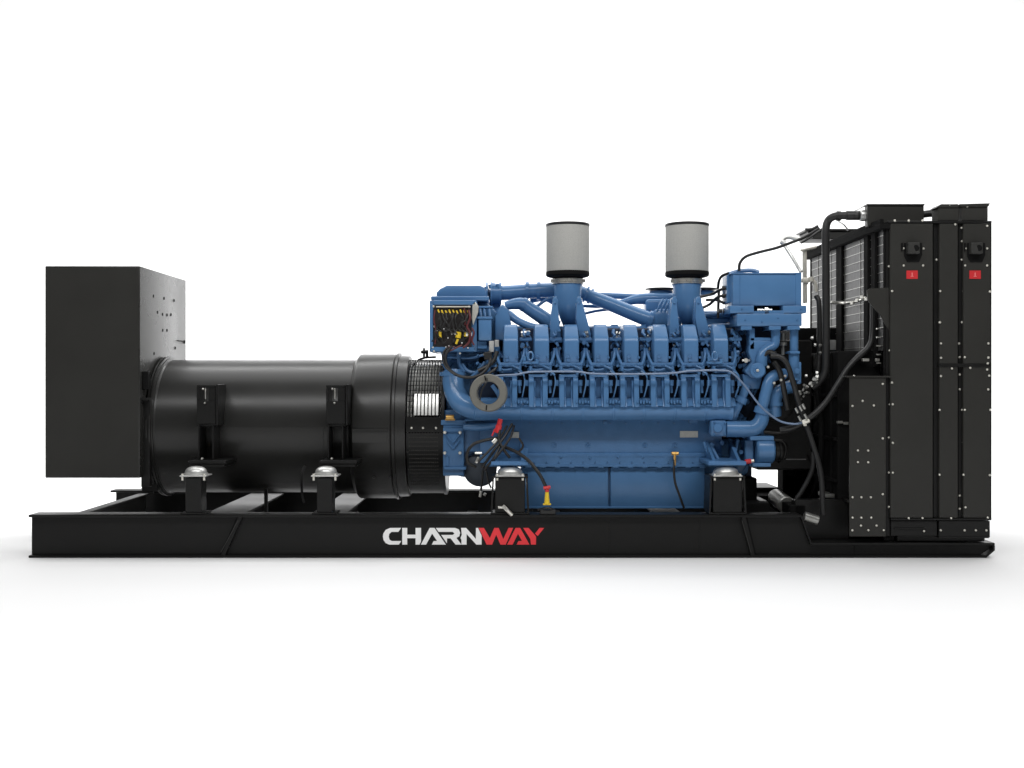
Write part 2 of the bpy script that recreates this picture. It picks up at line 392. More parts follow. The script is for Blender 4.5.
# vent guard
mb = MB(); R = .462; xa, xb = -.665, -.435
for i in range(13):
    x = xa+(xb-xa)*i/12; mb.torus((x, .9, .79), (1, 0, 0), R, .0042, 96, 5)
for k in range(28):
    a = math.radians(8+k*5.0); p = Vector((0, -math.cos(a), math.sin(a)))*R
    mb.box(xa, xb, .9+p.y-.002, .9+p.y+.002, .79+p.z-.002, .79+p.z+.002, 0)
guard = build('vent_guard', mb, BLK, alt)
mb = MB(); mb.lathe(AC, (1, 0, 0), [(xa, .425)]+[(xa+.004+.0135*i+d, .425+(.008 if (d > 0) else 0)) for i in range(15) for d in (0, .005)]+[(xb, .425)], 64, cap=False)
build('cooling_fan', mb, SIL, alt)
mb = MB(); arcplate(mb, xa-.003, xb+.01, .466, .335, .762, .006, 14); arcplate(mb, xa-.003, xb+.01, .466, .766, .866, .008, 5)
for i in range(14):
    for j in range(14):
        a = math.radians(-7-3.6*j) ; x = xa+.018+i*.0142
        p = Vector((x, .9-.4725*math.cos(a), .79+.4725*math.sin(a)))
        mb.mi = 1; mb.box(x-.0045, x+.0045, p.y-.0015, p.y+.0015, p.z-.0045, p.z+.0045, 0); mb.mi = 0
gp = build('perforated_cover', mb, [BLK, SHEET], alt)
mb = MB(); mb.mi = 1; arcplate(mb, xa+.045, xb-.008, .470, .874, 1.02, .006, 5); mb.mi = 0
for i in range(7): arcplate(mb, xa+.050+i*.024, xa+.066+i*.024, .476, .878, 1.016, .010, 5)
build('louvre_plate', mb, [SIL, DRK], alt)
mb = MB()
for px in (411.5, 423, 436): mb.bolt(px, 428, .432, 1.3)
build('guard_bolt', mb, BOLT, alt)
mb = MB(); mb.lathe(AC, (1, 0, 0), [(xb, .40), (xb, .478), (xb+.02, .478), (xb+.02, .40)], 96); mb.ptube([(412, 372, .8), (416, 362, .85), (424, 358, .9), (436, 357, .9)], 1.1); mb.cyl(W(424, 357, .9), W(424, 348, .9), .008); mb.cyl(W(421, 352, .9), W(428, 352, .9), .012); mb.cyl(W(427, 357, .9), W(427, 350, .9), .01)
build('guard_rim', mb, BLK, alt)
mb = MB(); mb.ptube([(305, 466, .35), (302, 474, .35), (302, 492, .4), (304, 503, .4)], 1.3); build('earth_cable', mb, RUB, alt)
mb = MB(); mb.pbox(264, 267, 480, 512, .7, .74, .002); mb.pbox(200, 202, 488, 497, .5, .52, .002); mb.pbox(380, 396, 484, 488, .6, .7, .003); build('alternator_foot', mb, BLK, alt)
# ---- vibration mounts
def mount(px, wpx, ptop, brk=None, heavy=False):
    Y0 = .02; x = W(px, 0, Y0).x; hw = wpx/2/160
    zt = W(0, ptop, Y0).z; mb = MB()
    mb.box(x-hw, x+hw, Y0, Y0+.13, ZT+.012, zt-.012, .003); mb.box(x-hw-.028, x+hw+.028, Y0-.012, Y0+.15, ZT+.001, ZT+.012, .003)
    if heavy:
        for sx in (-1, 1):
            xe = x+sx*(hw+.012)
            mb.prism([(xe-.005, zt-.012), (xe+.005, zt-.012), (xe+sx*.010+.005, ZT+.012), (xe+sx*.010-.005, ZT+.012)], 'y', Y0-.008, Y0+.2)
        mb.box(x-hw-.02, x+hw+.02, Y0-.012, Y0+.2, zt-.012, zt, .003)
    o = build('mounting_pedestal', mb, BLK, GEN)
    mb = MB(); e = .5 if heavy else 1.0
    R = .076 if not heavy else .088
    mb.box(x-R-.008*e, x+R+.008*e, Y0-.012, Y0+.14, zt-.004, zt+.004, .002)
    prof = [(0, R), (.009, R*.98)]+[(.010+.043*math.sin(a)**.9, R*.90*math.cos(a)**.75) for a in [math.pi/2*i/12 for i in range(12)]]+[(.054, .006)]
    mb.lathe((x, Y0+.065, zt+.004), (0, 0, 1), prof, 28)
    build('isolator_cap', mb, SIL, o)
    mb = MB()
    for dx in (-R+.008, R-.008):
        mb.cyl((x+dx, Y0+.0, zt-.028), (x+dx, Y0+.0, zt+.014), .007, 8)
    build('anchor_bolt', mb, BOLT, o)
    return o
mount(193.3, 16, 476); mount(324.5, 15.5, 476)
mount(510, 30, 476, heavy=True); mount(727.5, 29, 476, heavy=True)
# ---- engine
mb = MB()
mb.pbox(480, 722, 414, 454, .42, 1.4, .006, 2)              # crankcase
mb.pbox(485, 722, 453, 467, .405, 1.4, .006)               # flange band
mb.pbox(484, 716, 362, 416, .46, .9, .004)
eng = build('engine', mb, BLC, GEN)
mb = MB(); mb.box(W(470, 0, .5).x, W(735, 0, .5).x, .56, 1.45, W(0, 430, .55).z, W(0, 328, .55).z, .01); build('valley_block', mb, BLU_SHADE, eng)  # engine valley, coloured dark to paint the shade between the covers
mb = MB()
for i in range(13):                                          # scalloped flange lugs
    px = 528+i*14.6; mb.pbox(px-3, px+3, 464.5, 468, .399, .45, .004)
mb.pbox(524, 706, 464.5, 467, .400, .44, .002)
for px, py in ((554, 445), (588, 445), (645, 445), (675, 445)): mb.torus(W(px, py, .418), (0, 1, 0), .014, .0035, 16, 6); mb.bolt(px, py, .42, 1.0, .006)
for px, py in ((561, 457), (590, 458), (618, 457), (643, 457)): mb.bolt(px, py, .405, 1.3, .008)
mb.pbox(689, 698, 419.5, 423, .38, .42, .002); mb.pbox(604, 607, 421, 424, .39, .42, .002)
build('crankcase_flange', mb, BLC, eng)
mb = MB()
def pan(pa, pb):
    a = W(pa, 508, .43); b = W(pb, 467, .43)
    mb.box(a.x, b.x, .43, 1.37, a.z, b.z, .008, 3)
pan(521, 608.4); pan(610.4, 705); mb.pbox(607.5, 611.5, 468, 507, .47, 1.3, .002)
mb.pbox(519, 708, 506.5, 508.5, .425, 1.3, .002)
build('oil_pan', mb, BLU, eng, ang=30)
mb = MB(); mb.pbox(680, 698, 431, 437.5, .414, .42, .001); build('data_plate', mb, PLT, eng, 'blank metal plate')
mb = MB(); mb.pbox(511, 519, 432, 438, .404, .42, .001); build('data_plate', mb, PLT, eng)
# exhaust log
mb = MB()
R = 11.5/s_at(.32); zc = W(0, 409, .32).z; xl = W(474, 0, .32).x; xr = W(732, 0, .32).x
mb.lathe((xl, .32, zc), (1, 0, 0), [(0, R*.9), (.01, R), (xr-xl-.03, R), (xr-xl-.022, R*1.06), (xr-xl-.004, R*1.06), (xr-xl, R*.95)], 40)
seg = [521.5+30.6*i for i in range(7)]
for px in seg:
    x = W(px, 0, .28).x; mb.lathe((x-.008, .32, zc), (1, 0, 0), [(0, R*1.0), (.003, R*1.035), (.013, R*1.035), (.016, R*1.0)], 40, cap=False)
mani = build('coolant_manifold', mb, BLU, eng, ang=35)
mb = MB()
for px in seg:                                              # raised casting marks
    for k in range(5):
        q = px-6+k*3; mb.pbox(q-.9, q+.9, 400.6-(k % 2)*.7, 403.2+(k % 3)*.5, .215, .26, .0035)
build('casting_mark', mb, BLU, mani)
# per-cylinder unit (built once at centre px 540.3, then copied)
PITCH = 30.45/s_at(.25)
cyl_px = [510+30.45*i for i in range(8)]
def cover(px):
    mb = MB(); c = W(px, 345, .25); x = c.x
    def z(py, Y=.25): return W(px, py, Y).z
    h = 7.6/160
    # prism in YZ with chamfered outline
    pts = [(.25, z(363)), (.25, z(341)), (.262, z(337)), (.33, z(326.5, .33)), (.36, z(324.5, .36)), (.62, z(324.5, .36)+.005), (.72, z(338, .6)), (.72, z(363))]
    b = bmesh.new(); n = len(pts)
    def wd(zz): 
        t = max(0, min(1, (zz-z(339))/(z(325, .35)-z(339)))); return h*(1-.30*t*t)
    A = [b.verts.new((x-wd(p[1]), p[0], p[1])) for p in pts]; B = [b.verts.new((x+wd(p[1]), p[0], p[1])) for p in pts]
    b.faces.new(A); b.faces.new(B[::-1])
    for i in range(n): b.faces.new((A[i], B[i], B[(i+1) % n], A[(i+1) % n]))
    bmesh.ops.recalc_face_normals(b, faces=b.faces[:])
    # flare the sides backwards (wider at the back)
    for v in b.verts:
        v.co.x = x+(v.co.x-x)*(1+.36*min(1, max(0, (v.co.y-.26)/.12)))
    bmesh.ops.bevel(b, geom=b.edges[:], offset=.010, segments=3, affect='EDGES', profile=.5)
    mb.bm(b)
    return build('valve_cover', mb, BLU, eng, ang=28)
def head(px):
    mb = MB(); r = random.Random(3)
    mb.pbox(px-11, px+11, 362.5, 367, .235, .75, .006, 2)        # cover flange
    mb.pbox(px-9, px+9, 367, 373, .27, .75, .006)
    mb.pbox(px-9, px+9, 352, 380, .40, .75, .01); mb.pbox(px-15, px+15, 362, 380, .46, .75, .01)
    for dx in (-12.2, 12.2):                                    # studs between the covers
        mb.cyl(W(px+dx, 352, .36), W(px+dx, 364, .33), .014, 8); mb.cyl(W(px+dx*.98, 360, .3), W(px+dx*.98, 366, .3), .019, 6)
        mb.ptube([(px+dx*.75, 366, .24), (px+dx*.95, 361, .26), (px+dx*1.1, 355, .30), (px+dx*1.15, 349, .36)], 1.5, 8)
        mb.cyl(W(px+dx*.8, 366, .225), W(px+dx*.8, 371, .225), .011, 6)
    mb.ptube([(px+3, 366, .23), (px+9, 369, .21), (px+14, 375, .22)], 1.1, 8)
    mb.ptube([(px-12, 366, .25), (px-6, 370, .22), (px+2, 369, .22)], .9, 8)
    for dx in (-6, 0, 6): mb.bolt(px+dx, 365, .232, 1.1, .012)
    # horizontal injector gear seen between the covers
    for k in range(9):
        a = px+15.2+r.uniform(-3, 3); py = 330+k*3.2; Y = .42+r.uniform(-.05, .08)
        mb.cyl(W(a, py, Y), W(a+r.uniform(-3, 3), py+r.uniform(2, 5), Y-.03), r.uniform(.006, .014), 8)
    mb.pbox(px+9, px+21.5, 337.5, 341, .36, .42, .004)
    for k in range(8):
        a = px+r.uniform(-14, 14); py = 353+r.uniform(0, 20); mb.cyl(W(a, py, .27), W(a+r.uniform(-2, 2), py+r.uniform(-2, 2), .235), r.uniform(.006, .012), 6)
    return build('cylinder_head', mb, BLC, eng)
def runner(px):
    # ribbed riser between head and manifold
    mb = MB()
    for dx, wd in ((-6.9, 2.6), (6.9, 2.6), (-3.4, .9), (3.4, .9)):
        xq = px+dx; a = W(xq-wd, 0, .24).x; c = W(xq+wd, 0, .24).x
        f = .235 if abs(dx) > 6 else .27
        mb.prism([(f+.03, W(0, 374, f).z), (f, W(0, 380, f).z), (f-.004, W(0, 397, f).z), (.222, W(0, 407, f).z), (.42, W(0, 407, f).z), (.42, W(0, 374, f).z)], 'x', a, c, .005)
    mb.pbox(px-9.5, px+9.5, 374, 377, .245, .42, .006, 2)
    mb.pbox(px-6.5, px+6.5, 377, 402, .31, .42, .004)
    mb.prism([(.228, W(0, 406, .24).z), (.30, W(0, 398, .24).z), (.40, W(0, 398, .24).z), (.40, W(0, 408, .24).z)], 'x', W(px-15, 0, .24).x, W(px+15, 0, .24).x, .002)
    return build('manifold_riser', mb, BLU, eng)
def injector_line(px):
    mb = MB()
    mb.ptube([(px+11, 371, .215), (px+16, 375, .20), (px+17.2, 382, .20), (px+16, 390, .22), (px+14.5, 397, .25)], .75, 8)
    mb.cyl(W(px+11.5, 380, .27), W(px+11.5, 386, .27), .016, 10); mb.cyl(W(px+19, 380, .27), W(px+19, 386, .27), .014, 10); mb.cyl(W(px+11.5, 386, .27), W(px+12, 393, .27), .009, 8)
    return build('injector_line', mb, BLU, eng)
XC = [510.8]+[541.8+29.9*i for i in range(7)]
cv = cover(XC[1]); hd = head(540.45); rn = runner(538.2); il = injector_line(538.2)
for i in range(8):
    if i == 1: continue
    d = ((i-1)*PITCH, 0, 0)
    dup(cv, ((XC[i]-XC[1])/s_at(.25), 0, 0)); dup(hd, d)
    dup(rn, d); dup(il, d)
mb = MB()
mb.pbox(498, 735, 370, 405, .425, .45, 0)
build('head_shadow_plate', mb, BLU_SHADE, eng).name = 'bank_shade_plate'  # dark sheet added behind the risers to paint the shade in their gaps
rr = random.Random(33)
for i in range(8):                                           # small pipes and unions filling each gap
    px = XC[i]+14.9; mb = MB()
    for k in range(9):
        q = px+rr.uniform(-4, 4); py = 328+rr.uniform(0, 30); Y = rr.uniform(.38, .50); L = rr.uniform(3, 8)
        mb.ptube([(q, py, Y), (q+rr.uniform(-3, 3), py+L*.5, Y-.02), (q+rr.uniform(-3, 3), py+L, Y)], rr.uniform(.6, 1.3), 7, 4)
    for k in range(5):
        q = px+rr.uniform(-4, 4); py = 330+rr.uniform(0, 30); mb.cyl(W(q, py, .42), W(q, py, .36), rr.uniform(.010, .017), 6)
    mb.cyl(W(px-3, 352, .36), W(px+3, 352, .36), .012, 8)
    build('fuel_union', mb, BLC, eng)
mb = MB()
for k in range(44):
    q = rr.uniform(478, 506); py = rr.uniform(352, 384); mb.cyl(W(q, py, .42), W(q+rr.uniform(-3, 3), py+rr.uniform(-3, 3), .36), rr.uniform(.007, .015), 7)
for k in range(14):
    q = rr.uniform(440, 500); py = rr.uniform(352, 374); mb.ptube([(q, py, .50), (q+rr.uniform(-6, 8), py+rr.uniform(-2, 6), .47), (q+rr.uniform(2, 12), py+rr.uniform(-4, 6), .50)], rr.uniform(.7, 1.4), 7, 4)
build('small_pipework', mb, BLC, eng)
mb = MB()
for k in range(46):
    q = rr.uniform(730, 752); py = rr.uniform(330, 436); mb.cyl(W(q, py, .55), W(q+rr.uniform(-4, 4), py+rr.uniform(-4, 6), .48), rr.uniform(.008, .018), 7)
for k in range(14):
    q = rr.uniform(728, 790); py = rr.uniform(330, 455); mb.ptube([(q, py, .54), (q+rr.uniform(-5, 5), py+8, .50), (q+rr.uniform(-8, 8), py+rr.uniform(12, 22), .54)], rr.uniform(.8, 1.8), 8, 4)
for q, py in ((712, 445), (722, 443), (733, 447), (741, 452), (716, 456), (738, 460), (762, 433), (744, 436)): mb.cyl(W(q, py, .50), W(q, py, .36), .016, 8)
build('small_pipework', mb, BLC, eng)
mb = MB()
for k in range(16): mb.bolt(522+k*12.2, 462.3, .404, .75, .008)
for k in range(12): mb.bolt(530+k*16, 423.5, .418, .8, .008)
for k in range(9): mb.bolt(526+k*9.8, 471.3, .430, .6, .006); mb.bolt(614+k*10.6, 471.3, .430, .6, .006)
mb.pbox(524, 706, 456.0, 456.7, .402, .41, 0)
build('bolt_row', mb, BLC, eng)
# lifting eyes
for px in (530.5, 714.8):
    mb = MB(); c = W(px, 356, .2); mb.torus(c, (0, 1, 0), .021, .006, 24, 8, sx=.78, sz=1.25); mb.cyl(W(px-6, 356, .22), W(px-5.8, 361, .22), .010, 8); mb.cyl(W(px+6.5, 359, .22), W(px+6.5, 363, .22), .010, 8); mb.pbox(px-8, px+8, 361.5, 364, .21, .25, .003)
    build('lifting_eye', mb, BLU, eng)
# long fuel line
mb = MB()
mb.ptube([(480, 378, .17), (500, 375.5, .165), (517, 374.5, .165), (530, 372, .165), (560, 371.5, .165), (578, 371.8, .165), (596, 373.8, .165), (640, 374, .165), (672, 373.2, .165), (690, 371, .165), (722, 370.4, .165), (733, 373.5, .165), (745, 386, .16), (757, 402, .15), (768, 413, .15), (781, 421.5, .15), (795, 424, .15), (804, 422, .15)], 1.05, 8)
mb.mi = 1; mb.cyl(W(802, 423, .15), W(809, 420, .15), .017, 10); mb.cyl(W(805, 419.5, .15), W(805, 426, .15), .012, 8)
build('fuel_line', mb, [mat('light_blue_line', (.13, .19, .30), .35), BOLT], eng)
# gear housing / left end
mb = MB()
mb.pbox(446, 500, 352, 412, .55, 1.4, .01)
mb.pbox(430, 500, 346, 352, .42, 1.2, .006)
mb.pbox(441, 500, 410, 452, .46, 1.4, .01, 2)
mb.ptube([(444, 352, .42), (446, 366, .42), (452, 374, .42)], 3.0, 12); mb.ptube([(459, 350, .40), (459.5, 364, .40), (464, 372, .40)], 2.0, 10)
mb.ptube([(448, 357, .42), (470, 358, .40), (483, 355, .40)], 1.3, 8); mb.ptube([(462, 364, .4), (468, 371, .4), (478, 372, .4), (486, 367, .4)], 1.6, 8); mb.ptube([(440, 374, .44), (455, 375, .42), (466, 374, .42)], 2.2, 10)
mb.ptube([(485, 362, .36), (478, 371, .36), (470, 378, .38)], 1.6, 8)
build('gear_housing', mb, BLC, eng)
mb = MB()
mb.ptube([(453, 372, .40), (453.5, 386, .37), (457, 397, .34), (464, 405, .32), (476, 409, .32), (486, 409, .32)], 10.5, 28, 8)
mb.lathe(W(453, 374, .40), (0, 0, 1), [(-.012, .07), (-.012, .082), (.012, .082), (.012, .07)], 28)
build('coolant_elbow', mb, BLU, eng, ang=50)
mb = MB()
c = W(488.6, 393, .10); d = Vector((-.16, -1, .05)).normalized()
mb.lathe(c-d*.03, d, [(0, .072), (0, .112), (.006, .119), (.05, .119), (.056, .113), (.056, .078), (.05, .072), (0, .072)], 56, cap=False)
mb.mi = 1
q = c+d*.028
for a, l in ((100, .02), (-95, .02), (20, .012)):
    p1 = q+Vector((math.cos(math.radians(a))*.078, 0, math.sin(math.radians(a))*.078)); p2 = q+Vector((math.cos(math.radians(a))*.110, 0, math.sin(math.radians(a))*.110))
    mb.tube([p1+d*.003, p2+d*.003], .004, 6)
build('clamp_ring', mb, [RING, DRK], eng)
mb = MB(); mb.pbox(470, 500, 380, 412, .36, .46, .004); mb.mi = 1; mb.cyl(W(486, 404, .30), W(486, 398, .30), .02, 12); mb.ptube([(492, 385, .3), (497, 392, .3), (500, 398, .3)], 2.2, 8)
build('ring_backing', mb, [BLU_SHADE, BLU], eng).name = 'dark_ring_backing'  # dark backing sheet behind the clamp ring in the shade blue, with small fittings
# flywheel housing
mb = MB()
mb.pbox(443, 464, 421, 476, .42, 1.2, .008, 2)
mb.pbox(441, 466, 420, 425, .41, .8, .004); mb.pbox(443, 463, 428, 432, .405, .5, .003)
for a, b in (((446, 434), (453, 443)), ((453, 443), (460, 434)), ((446, 440), (453, 449)), ((453, 449), (460, 440))):
    mb.cyl(W(*a, .412), W(*b, .412), .006, 6)
mb.pbox(446, 449, 456, 466, .41, .45, .003); mb.pbox(444, 466, 467, 470, .40, .6, .003)
# rounded bottom of the housing
mb.lathe(W(466, 452, .55), (0, 1, 0), [(0, .16), (.01, .17), (.5, .17), (.51, .16)], 36)
fw = build('flywheel_housing', mb, BLC, eng)
mb = MB()
for px in (444.8, 460): 
    for py in (432.5, 453): mb.bolt(px, py, .405, 1.8, .014)
build('flywheel_bolt', mb, BOLT, eng)
mb = MB(); mb.cyl(W(446, 417.5, .40), W(454, 417.5, .40), .018, 12); mb.pbox(445, 455, 419, 420.5, .39, .46, .002); build('filler_cap', mb, BRS, eng)
mb = MB(); mb.lathe(W(480, 470, .50), (0, 1, 0), [(0, .10), (.01, .112), (.5, .112), (.51, .1)], 36); build('starter_drum', mb, GRY, eng, ang=40)
mb = MB(); mb.ptube([(464, 427, .38), (480, 427, .36), (497, 425, .34)], [3.2, 4.2, 3.4], 14); mb.ptube([(465, 420, .4), (478, 419.5, .4)], 1.5, 8); mb.pbox(486, 524, 462, 466.5, .36, .5, .003); mb.pbox(480, 500, 455, 463, .40, .5, .004); mb.pbox(520, 528, 448, 460, .38, .43, .004)
mb.pbox(500, 512, 462, 468, .2, .46, .003); build('starter_pipe', mb, BLU, eng)
# engine feet over the mounts
for px in (510, 727.5):
    mb = MB(); mb.pbox(px-19, px+19, 461.5, 465.5, .03, .55, .004); mb.prism([(.12, W(0, 461, .1).z), (.45, W(0, 440, .4).z), (.45, W(0, 461, .1).z)], 'x', W(px-14, 0, .1).x, W(px-11, 0, .1).x); mb.prism([(.12, W(0, 461, .1).z), (.45, W(0, 440, .4).z), (.45, W(0, 461, .1).z)], 'x', W(px+11, 0, .1).x, W(px+14, 0, .1).x)
    mb.ptube([(px-16, 447, .35), (px-9, 460, .30)], 1.8, 8) if px > 600 else None
    build('engine_foot', mb, BLC, eng)
# hoses and valves at the lower left
mb = MB()
mb.ptube([(497, 438, .16), (486, 440, .14), (474, 444, .12), (467.5, 452, .12), (468, 462, .12), (476, 467, .14)], 1.6, 10)
mb.ptube([(512, 424, .2), (505, 436, .14), (493, 452, .10), (482, 468, .10)], 1.4, 10)
mb.ptube([(507, 426, .2), (497, 442, .12), (478, 462, .08)], 1.2, 10); mb.ptube([(514, 426, .2), (510, 438, .1), (497, 456, .06), (487, 466, .08)], 1.2, 10)
mb.ptube([(500, 446, .12), (494, 458, .08), (484, 470, .10)], 1.2, 10)
mb.ptube([(505, 447, .12), (518, 453, .06), (530, 462, .02), (540, 475, .0), (546, 487, .0)], 1.7, 10)
mb.ptube([(483, 470, .12), (482, 480, .14), (481, 491, .16)], 1.1, 8); mb.ptube([(486, 469, .12), (488, 480, .12), (491, 488, .12)], 1.0, 8)
mb.ptube([(519, 438, .12), (523, 446, .12), (519, 452, .12)], 1.1, 8); mb.ptube([(500, 430, .14), (499, 440, .12), (504, 450, .1), (510, 458, .1)], 1.5, 8)
build('oil_hose', mb, RUB, GEN)
mb = MB()
mb.cyl(W(496.5, 439, .12), W(493, 443, .12), .013, 10); mb.cyl(W(475, 453, .1), W(482, 453, .1), .008, 8); mb.cyl(W(478.5, 457, .1), W(476, 463, .1), .009, 8); mb.cyl(W(480, 497, .15), W(481, 491, .15), .010, 8); mb.cyl(W(484, 495.5, .15), W(485.5, 493, .15), .010, 8)
build('hose_fitting', mb, STL, GEN)
mb = MB(); mb.cyl(W(500.5, 419, .16), W(499, 425, .16), .016, 10); mb.cyl(W(499, 425, .15), W(497.5, 433, .15), .020, 10); mb.ptube([(495, 429, .14), (492, 436, .14)], .8, 6); build('cable_connector', mb, RED, GEN)
mb = MB(); mb.cyl(W(547, 492, .0), W(547, 504, .0), .012, 10, .018); mb.box(W(543, 0, 0).x, W(551, 0, 0).x, -.01, .02, W(0, 505, 0).z, W(0, 503.5, 0).z, .002); mb.mi = 1; mb.cyl(W(543.5, 488, -.01), W(550.5, 487, -.01), .010, 8); mb.cyl(W(547, 492, 0), W(547, 486, 0), .013, 8); mb.mi = 2; mb.box(W(540, 0, 0).x, W(556, 0, 0).x, .0, .08, ZT+.001, ZT+.03, .006)
mb.ptube([(538, 510, .03), (548, 508, .0), (556, 511, .03)], 1.2, 8)
build('drain_valve', mb, [YEL, RED, RUB], GEN)
mb = MB(); mb.ptube([(674.5, 459, .36), (674, 470, .34), (675, 482, .32), (679, 494, .3), (684, 508, .3)], 1.2, 8); mb.mi = 1; mb.cyl(W(675, 452, .37), W(674.5, 466, .35), .009, 8); mb.cyl(W(671.5, 453.5, .37), W(678.5, 453.5, .37), .012, 8); build('breather_hose', mb, [RUB, BRS], GEN)
mb = MB(); mb.tube([W(503, 506, -.01), W(507, 510, -.02), W(512, 515, -.01)], .012, 8); mb.box(W(498, 0, 0).x, W(503.5, 0, 0).x, -.015, .01, W(0, 508.5, 0).z, W(0, 506, 0).z, .003); build('earth_lug', mb, STL, GEN)
# ---- air intake: filters, ducts, brackets
def intake(px):
    Y = .72; s = s_at(Y)
    mb = MB(); b = W(px, 273.5, Y); t = W(px, 225.5, Y); R = 21.3/s
    mb.lathe(b, (0, 0, 1), [(.0, R*.96), (.012, R), (t.z-b.z-.01, R), (t.z-b.z, R*.97)], 64)
    f = build('air_filter', mb, FIL, GEN, ang=60)
    mb = MB(); zz = b.z+.02
    while zz < t.z-.02: mb.lathe((b.x, Y, zz), (0, 0, 1), [(-.0012, R*.999), (-.0012, R*1.006), (.0012, R*1.006), (.0012, R*.999)], 48, cap=False); zz += .0115
    for k in range(72):
        a = 2*math.pi*k/72; mb.box(b.x+math.cos(a)*R*1.003-.0011, b.x+math.cos(a)*R*1.003+.0011, Y+math.sin(a)*R*1.003-.0011, Y+math.sin(a)*R*1.003+.0011, b.z+.01, t.z-.01, 0)
    build('wire_screen', mb, FIL, f)
    mb = MB(); mb.lathe((t.x, Y, t.z-.008), (0, 0, 1), [(0, R*1.01), (.003, R*1.035), (.016, R*1.03), (.020, R*.97), (.021, R*.3)], 64)
    build('end_cap', mb, RUB, f, ang=60)
    mb = MB(); z0 = W(px, 279, Y).z; mb.lathe((b.x, Y, z0), (0, 0, 1), [(0, R*.70), (.006, R*.72), (.014, R*.95), (.022, R*1.02), (b.z-z0, R*1.03), (b.z-z0+.012, R*1.01)], 64)
    build('base_seal', mb, DRK, f, ang=40)
    mb = MB(); z1 = W(px, 281, Y).z; mb.lathe((b.x, Y, z1), (0, 0, 1), [(-.012, R*.70), (-.012, R*.74), (.012, R*.74), (.012, R*.70)], 48, cap=False)
    mb.lathe((b.x, Y, z1-.018), (0, 0, 1), [(-.004, R*.66), (-.004, R*.75), (.004, R*.75), (.004, R*.66)], 48, cap=False)
    for a in (-1, 1): mb.box(b.x+a*R*.74-.01, b.x+a*R*.74+.01, Y-.04, Y-.01, z1-.012, z1+.010, .002)
    mb.cyl((b.x+.0, Y-R*.76, z1-.012), (b.x+.0, Y-R*.76, z1+.01), .004, 6)
    build('hose_clamp', mb, STL, f)
    # duct: tapered elbow bending backwards
    mb = MB()
    mb.ptube([(px, 280, Y), (px, 295, Y-.02), (px+1, 306, Y-.03), (px+2, 315, Y-.01), (px+3, 323, Y+.06), (px+3.5, 329, Y+.14)], [14, 13.6, 12.6, 10.4, 8.4, 7], 36, 6)
    mb.lathe(W(px, 285.5, Y), (0, 0, 1), [(-.006, .08), (-.006, 14.7/s), (.006, 14.7/s), (.006, .08)], 36, cap=False)
    build('intake_duct', mb, BLU, f, ang=50)
    for k, (c0, c1) in enumerate(((px-12.6, px-12.2), (px+11.4, px+18.2))):
        mb = MB(); Y1 = .40
        a = [W(c0-1.8, 297, Y1), W(c0+1.6, 296, Y1), W(c1+5.2, 334, Y1), W(c1+5.0, 340, Y1), W(c1-6, 340, Y1), W(c0-4.6+(k*1.5), 318, Y1)]
        mb.prism([(p.x, p.z) for p in a], 'y', Y1, Y1+.035, .004)
        mb.prism([(p.x*.995+.002, p.z-.005) for p in a], 'y', Y1+.035, Y1+.12, .004)
        mb.pbox(c1-7, c1+7, 338.5, 342.5, Y1-.03, Y1+.14, .003)
        mb.cyl(W(c0, 301, Y1), W(c0, 301, Y1+.14), .02, 12); mb.bolt(c0, 303, Y1, 1.2); mb.bolt(c1-1, 336, Y1, 1.1)
        build('support_fin', mb, BLU, f)
    mb = MB()
    mb.cyl(W(px+13, 298, .55), W(px+9, 318, .55), .011, 8); mb.cyl(W(px+11, 303, .52), W(px+11, 308, .52), .02, 8); mb.cyl(W(px-14, 301, .55), W(px-12, 320, .55), .01, 8)
    mb.ptube([(px+9, 322, .5), (px+14, 316, .5), (px+16, 309, .52)], 1.2, 8)
    build('clamp_rod', mb, SIL, f)
    return f
intake(567.7); intake(687)
# ---- top pipework
mb = MB()
mb.pbox(500, 736, 326, 345, .75, 1.25, .01)
for i in range(14): mb.pbox(520+i*15.2, 527+i*15.2, 324.5, 327, .76, .86, .004)
mb.pbox(600, 728, 328, 334, .70, .78, .004)
build('valley_cover', mb, BLC, eng)
mb = MB()
mb.ptube([(492, 293.5, .95), (512, 292.5, .95), (540, 290.5, .95), (566, 290, .95)], 7.3, 24)
for px in (527, 538.5): mb.lathe(W(px, 291, .95), (1, 0, -.03), [(-.012, .05), (-.012, .064), (.012, .064), (.012, .05)], 24)
mb.lathe(W(495, 293.5, .95), (1, 0, 0), [(-.02, .05), (-.02, .075), (.0, .075), (.0, .07), (.03, .07), (.03, .078), (.045, .078), (.045, .05)], 24)
for qx, qy in ((486, 286.5), (490, 284.5), (494, 286), (499, 286.5), (497.5, 284)):
    mb.cyl(W(qx, qy, .9), W(qx+1, qy+4, .9), .014, 8)
for qx in (487, 491.5): mb.lathe(W(qx, 294, .93), (1, 0, 0), [(-.006, .05), (-.006, .084), (.006, .084), (.006, .05)], 24)
mb.ptube([(488, 295, .95), (482, 300, .95), (478, 312, .95), (480, 325, .95)], 8, 20)
build('charge_air_pipe', mb, BLU, eng, ang=40)
mb = MB()
mb.ptube([(505, 306, .75), (514, 304, .75), (522, 304, .75), (530, 309, .75), (542, 317, .75), (556, 327, .78)], [4.2, 5.6, 6.4, 6.8, 7.2, 7.6], 22)
mb.ptube([(500, 326, .6), (503, 316, .62), (508, 314, .65), (518, 321, .62), (532, 327, .6), (546, 329, .6)], [6, 6, 4.2, 3.8, 4, 4.4], 16)
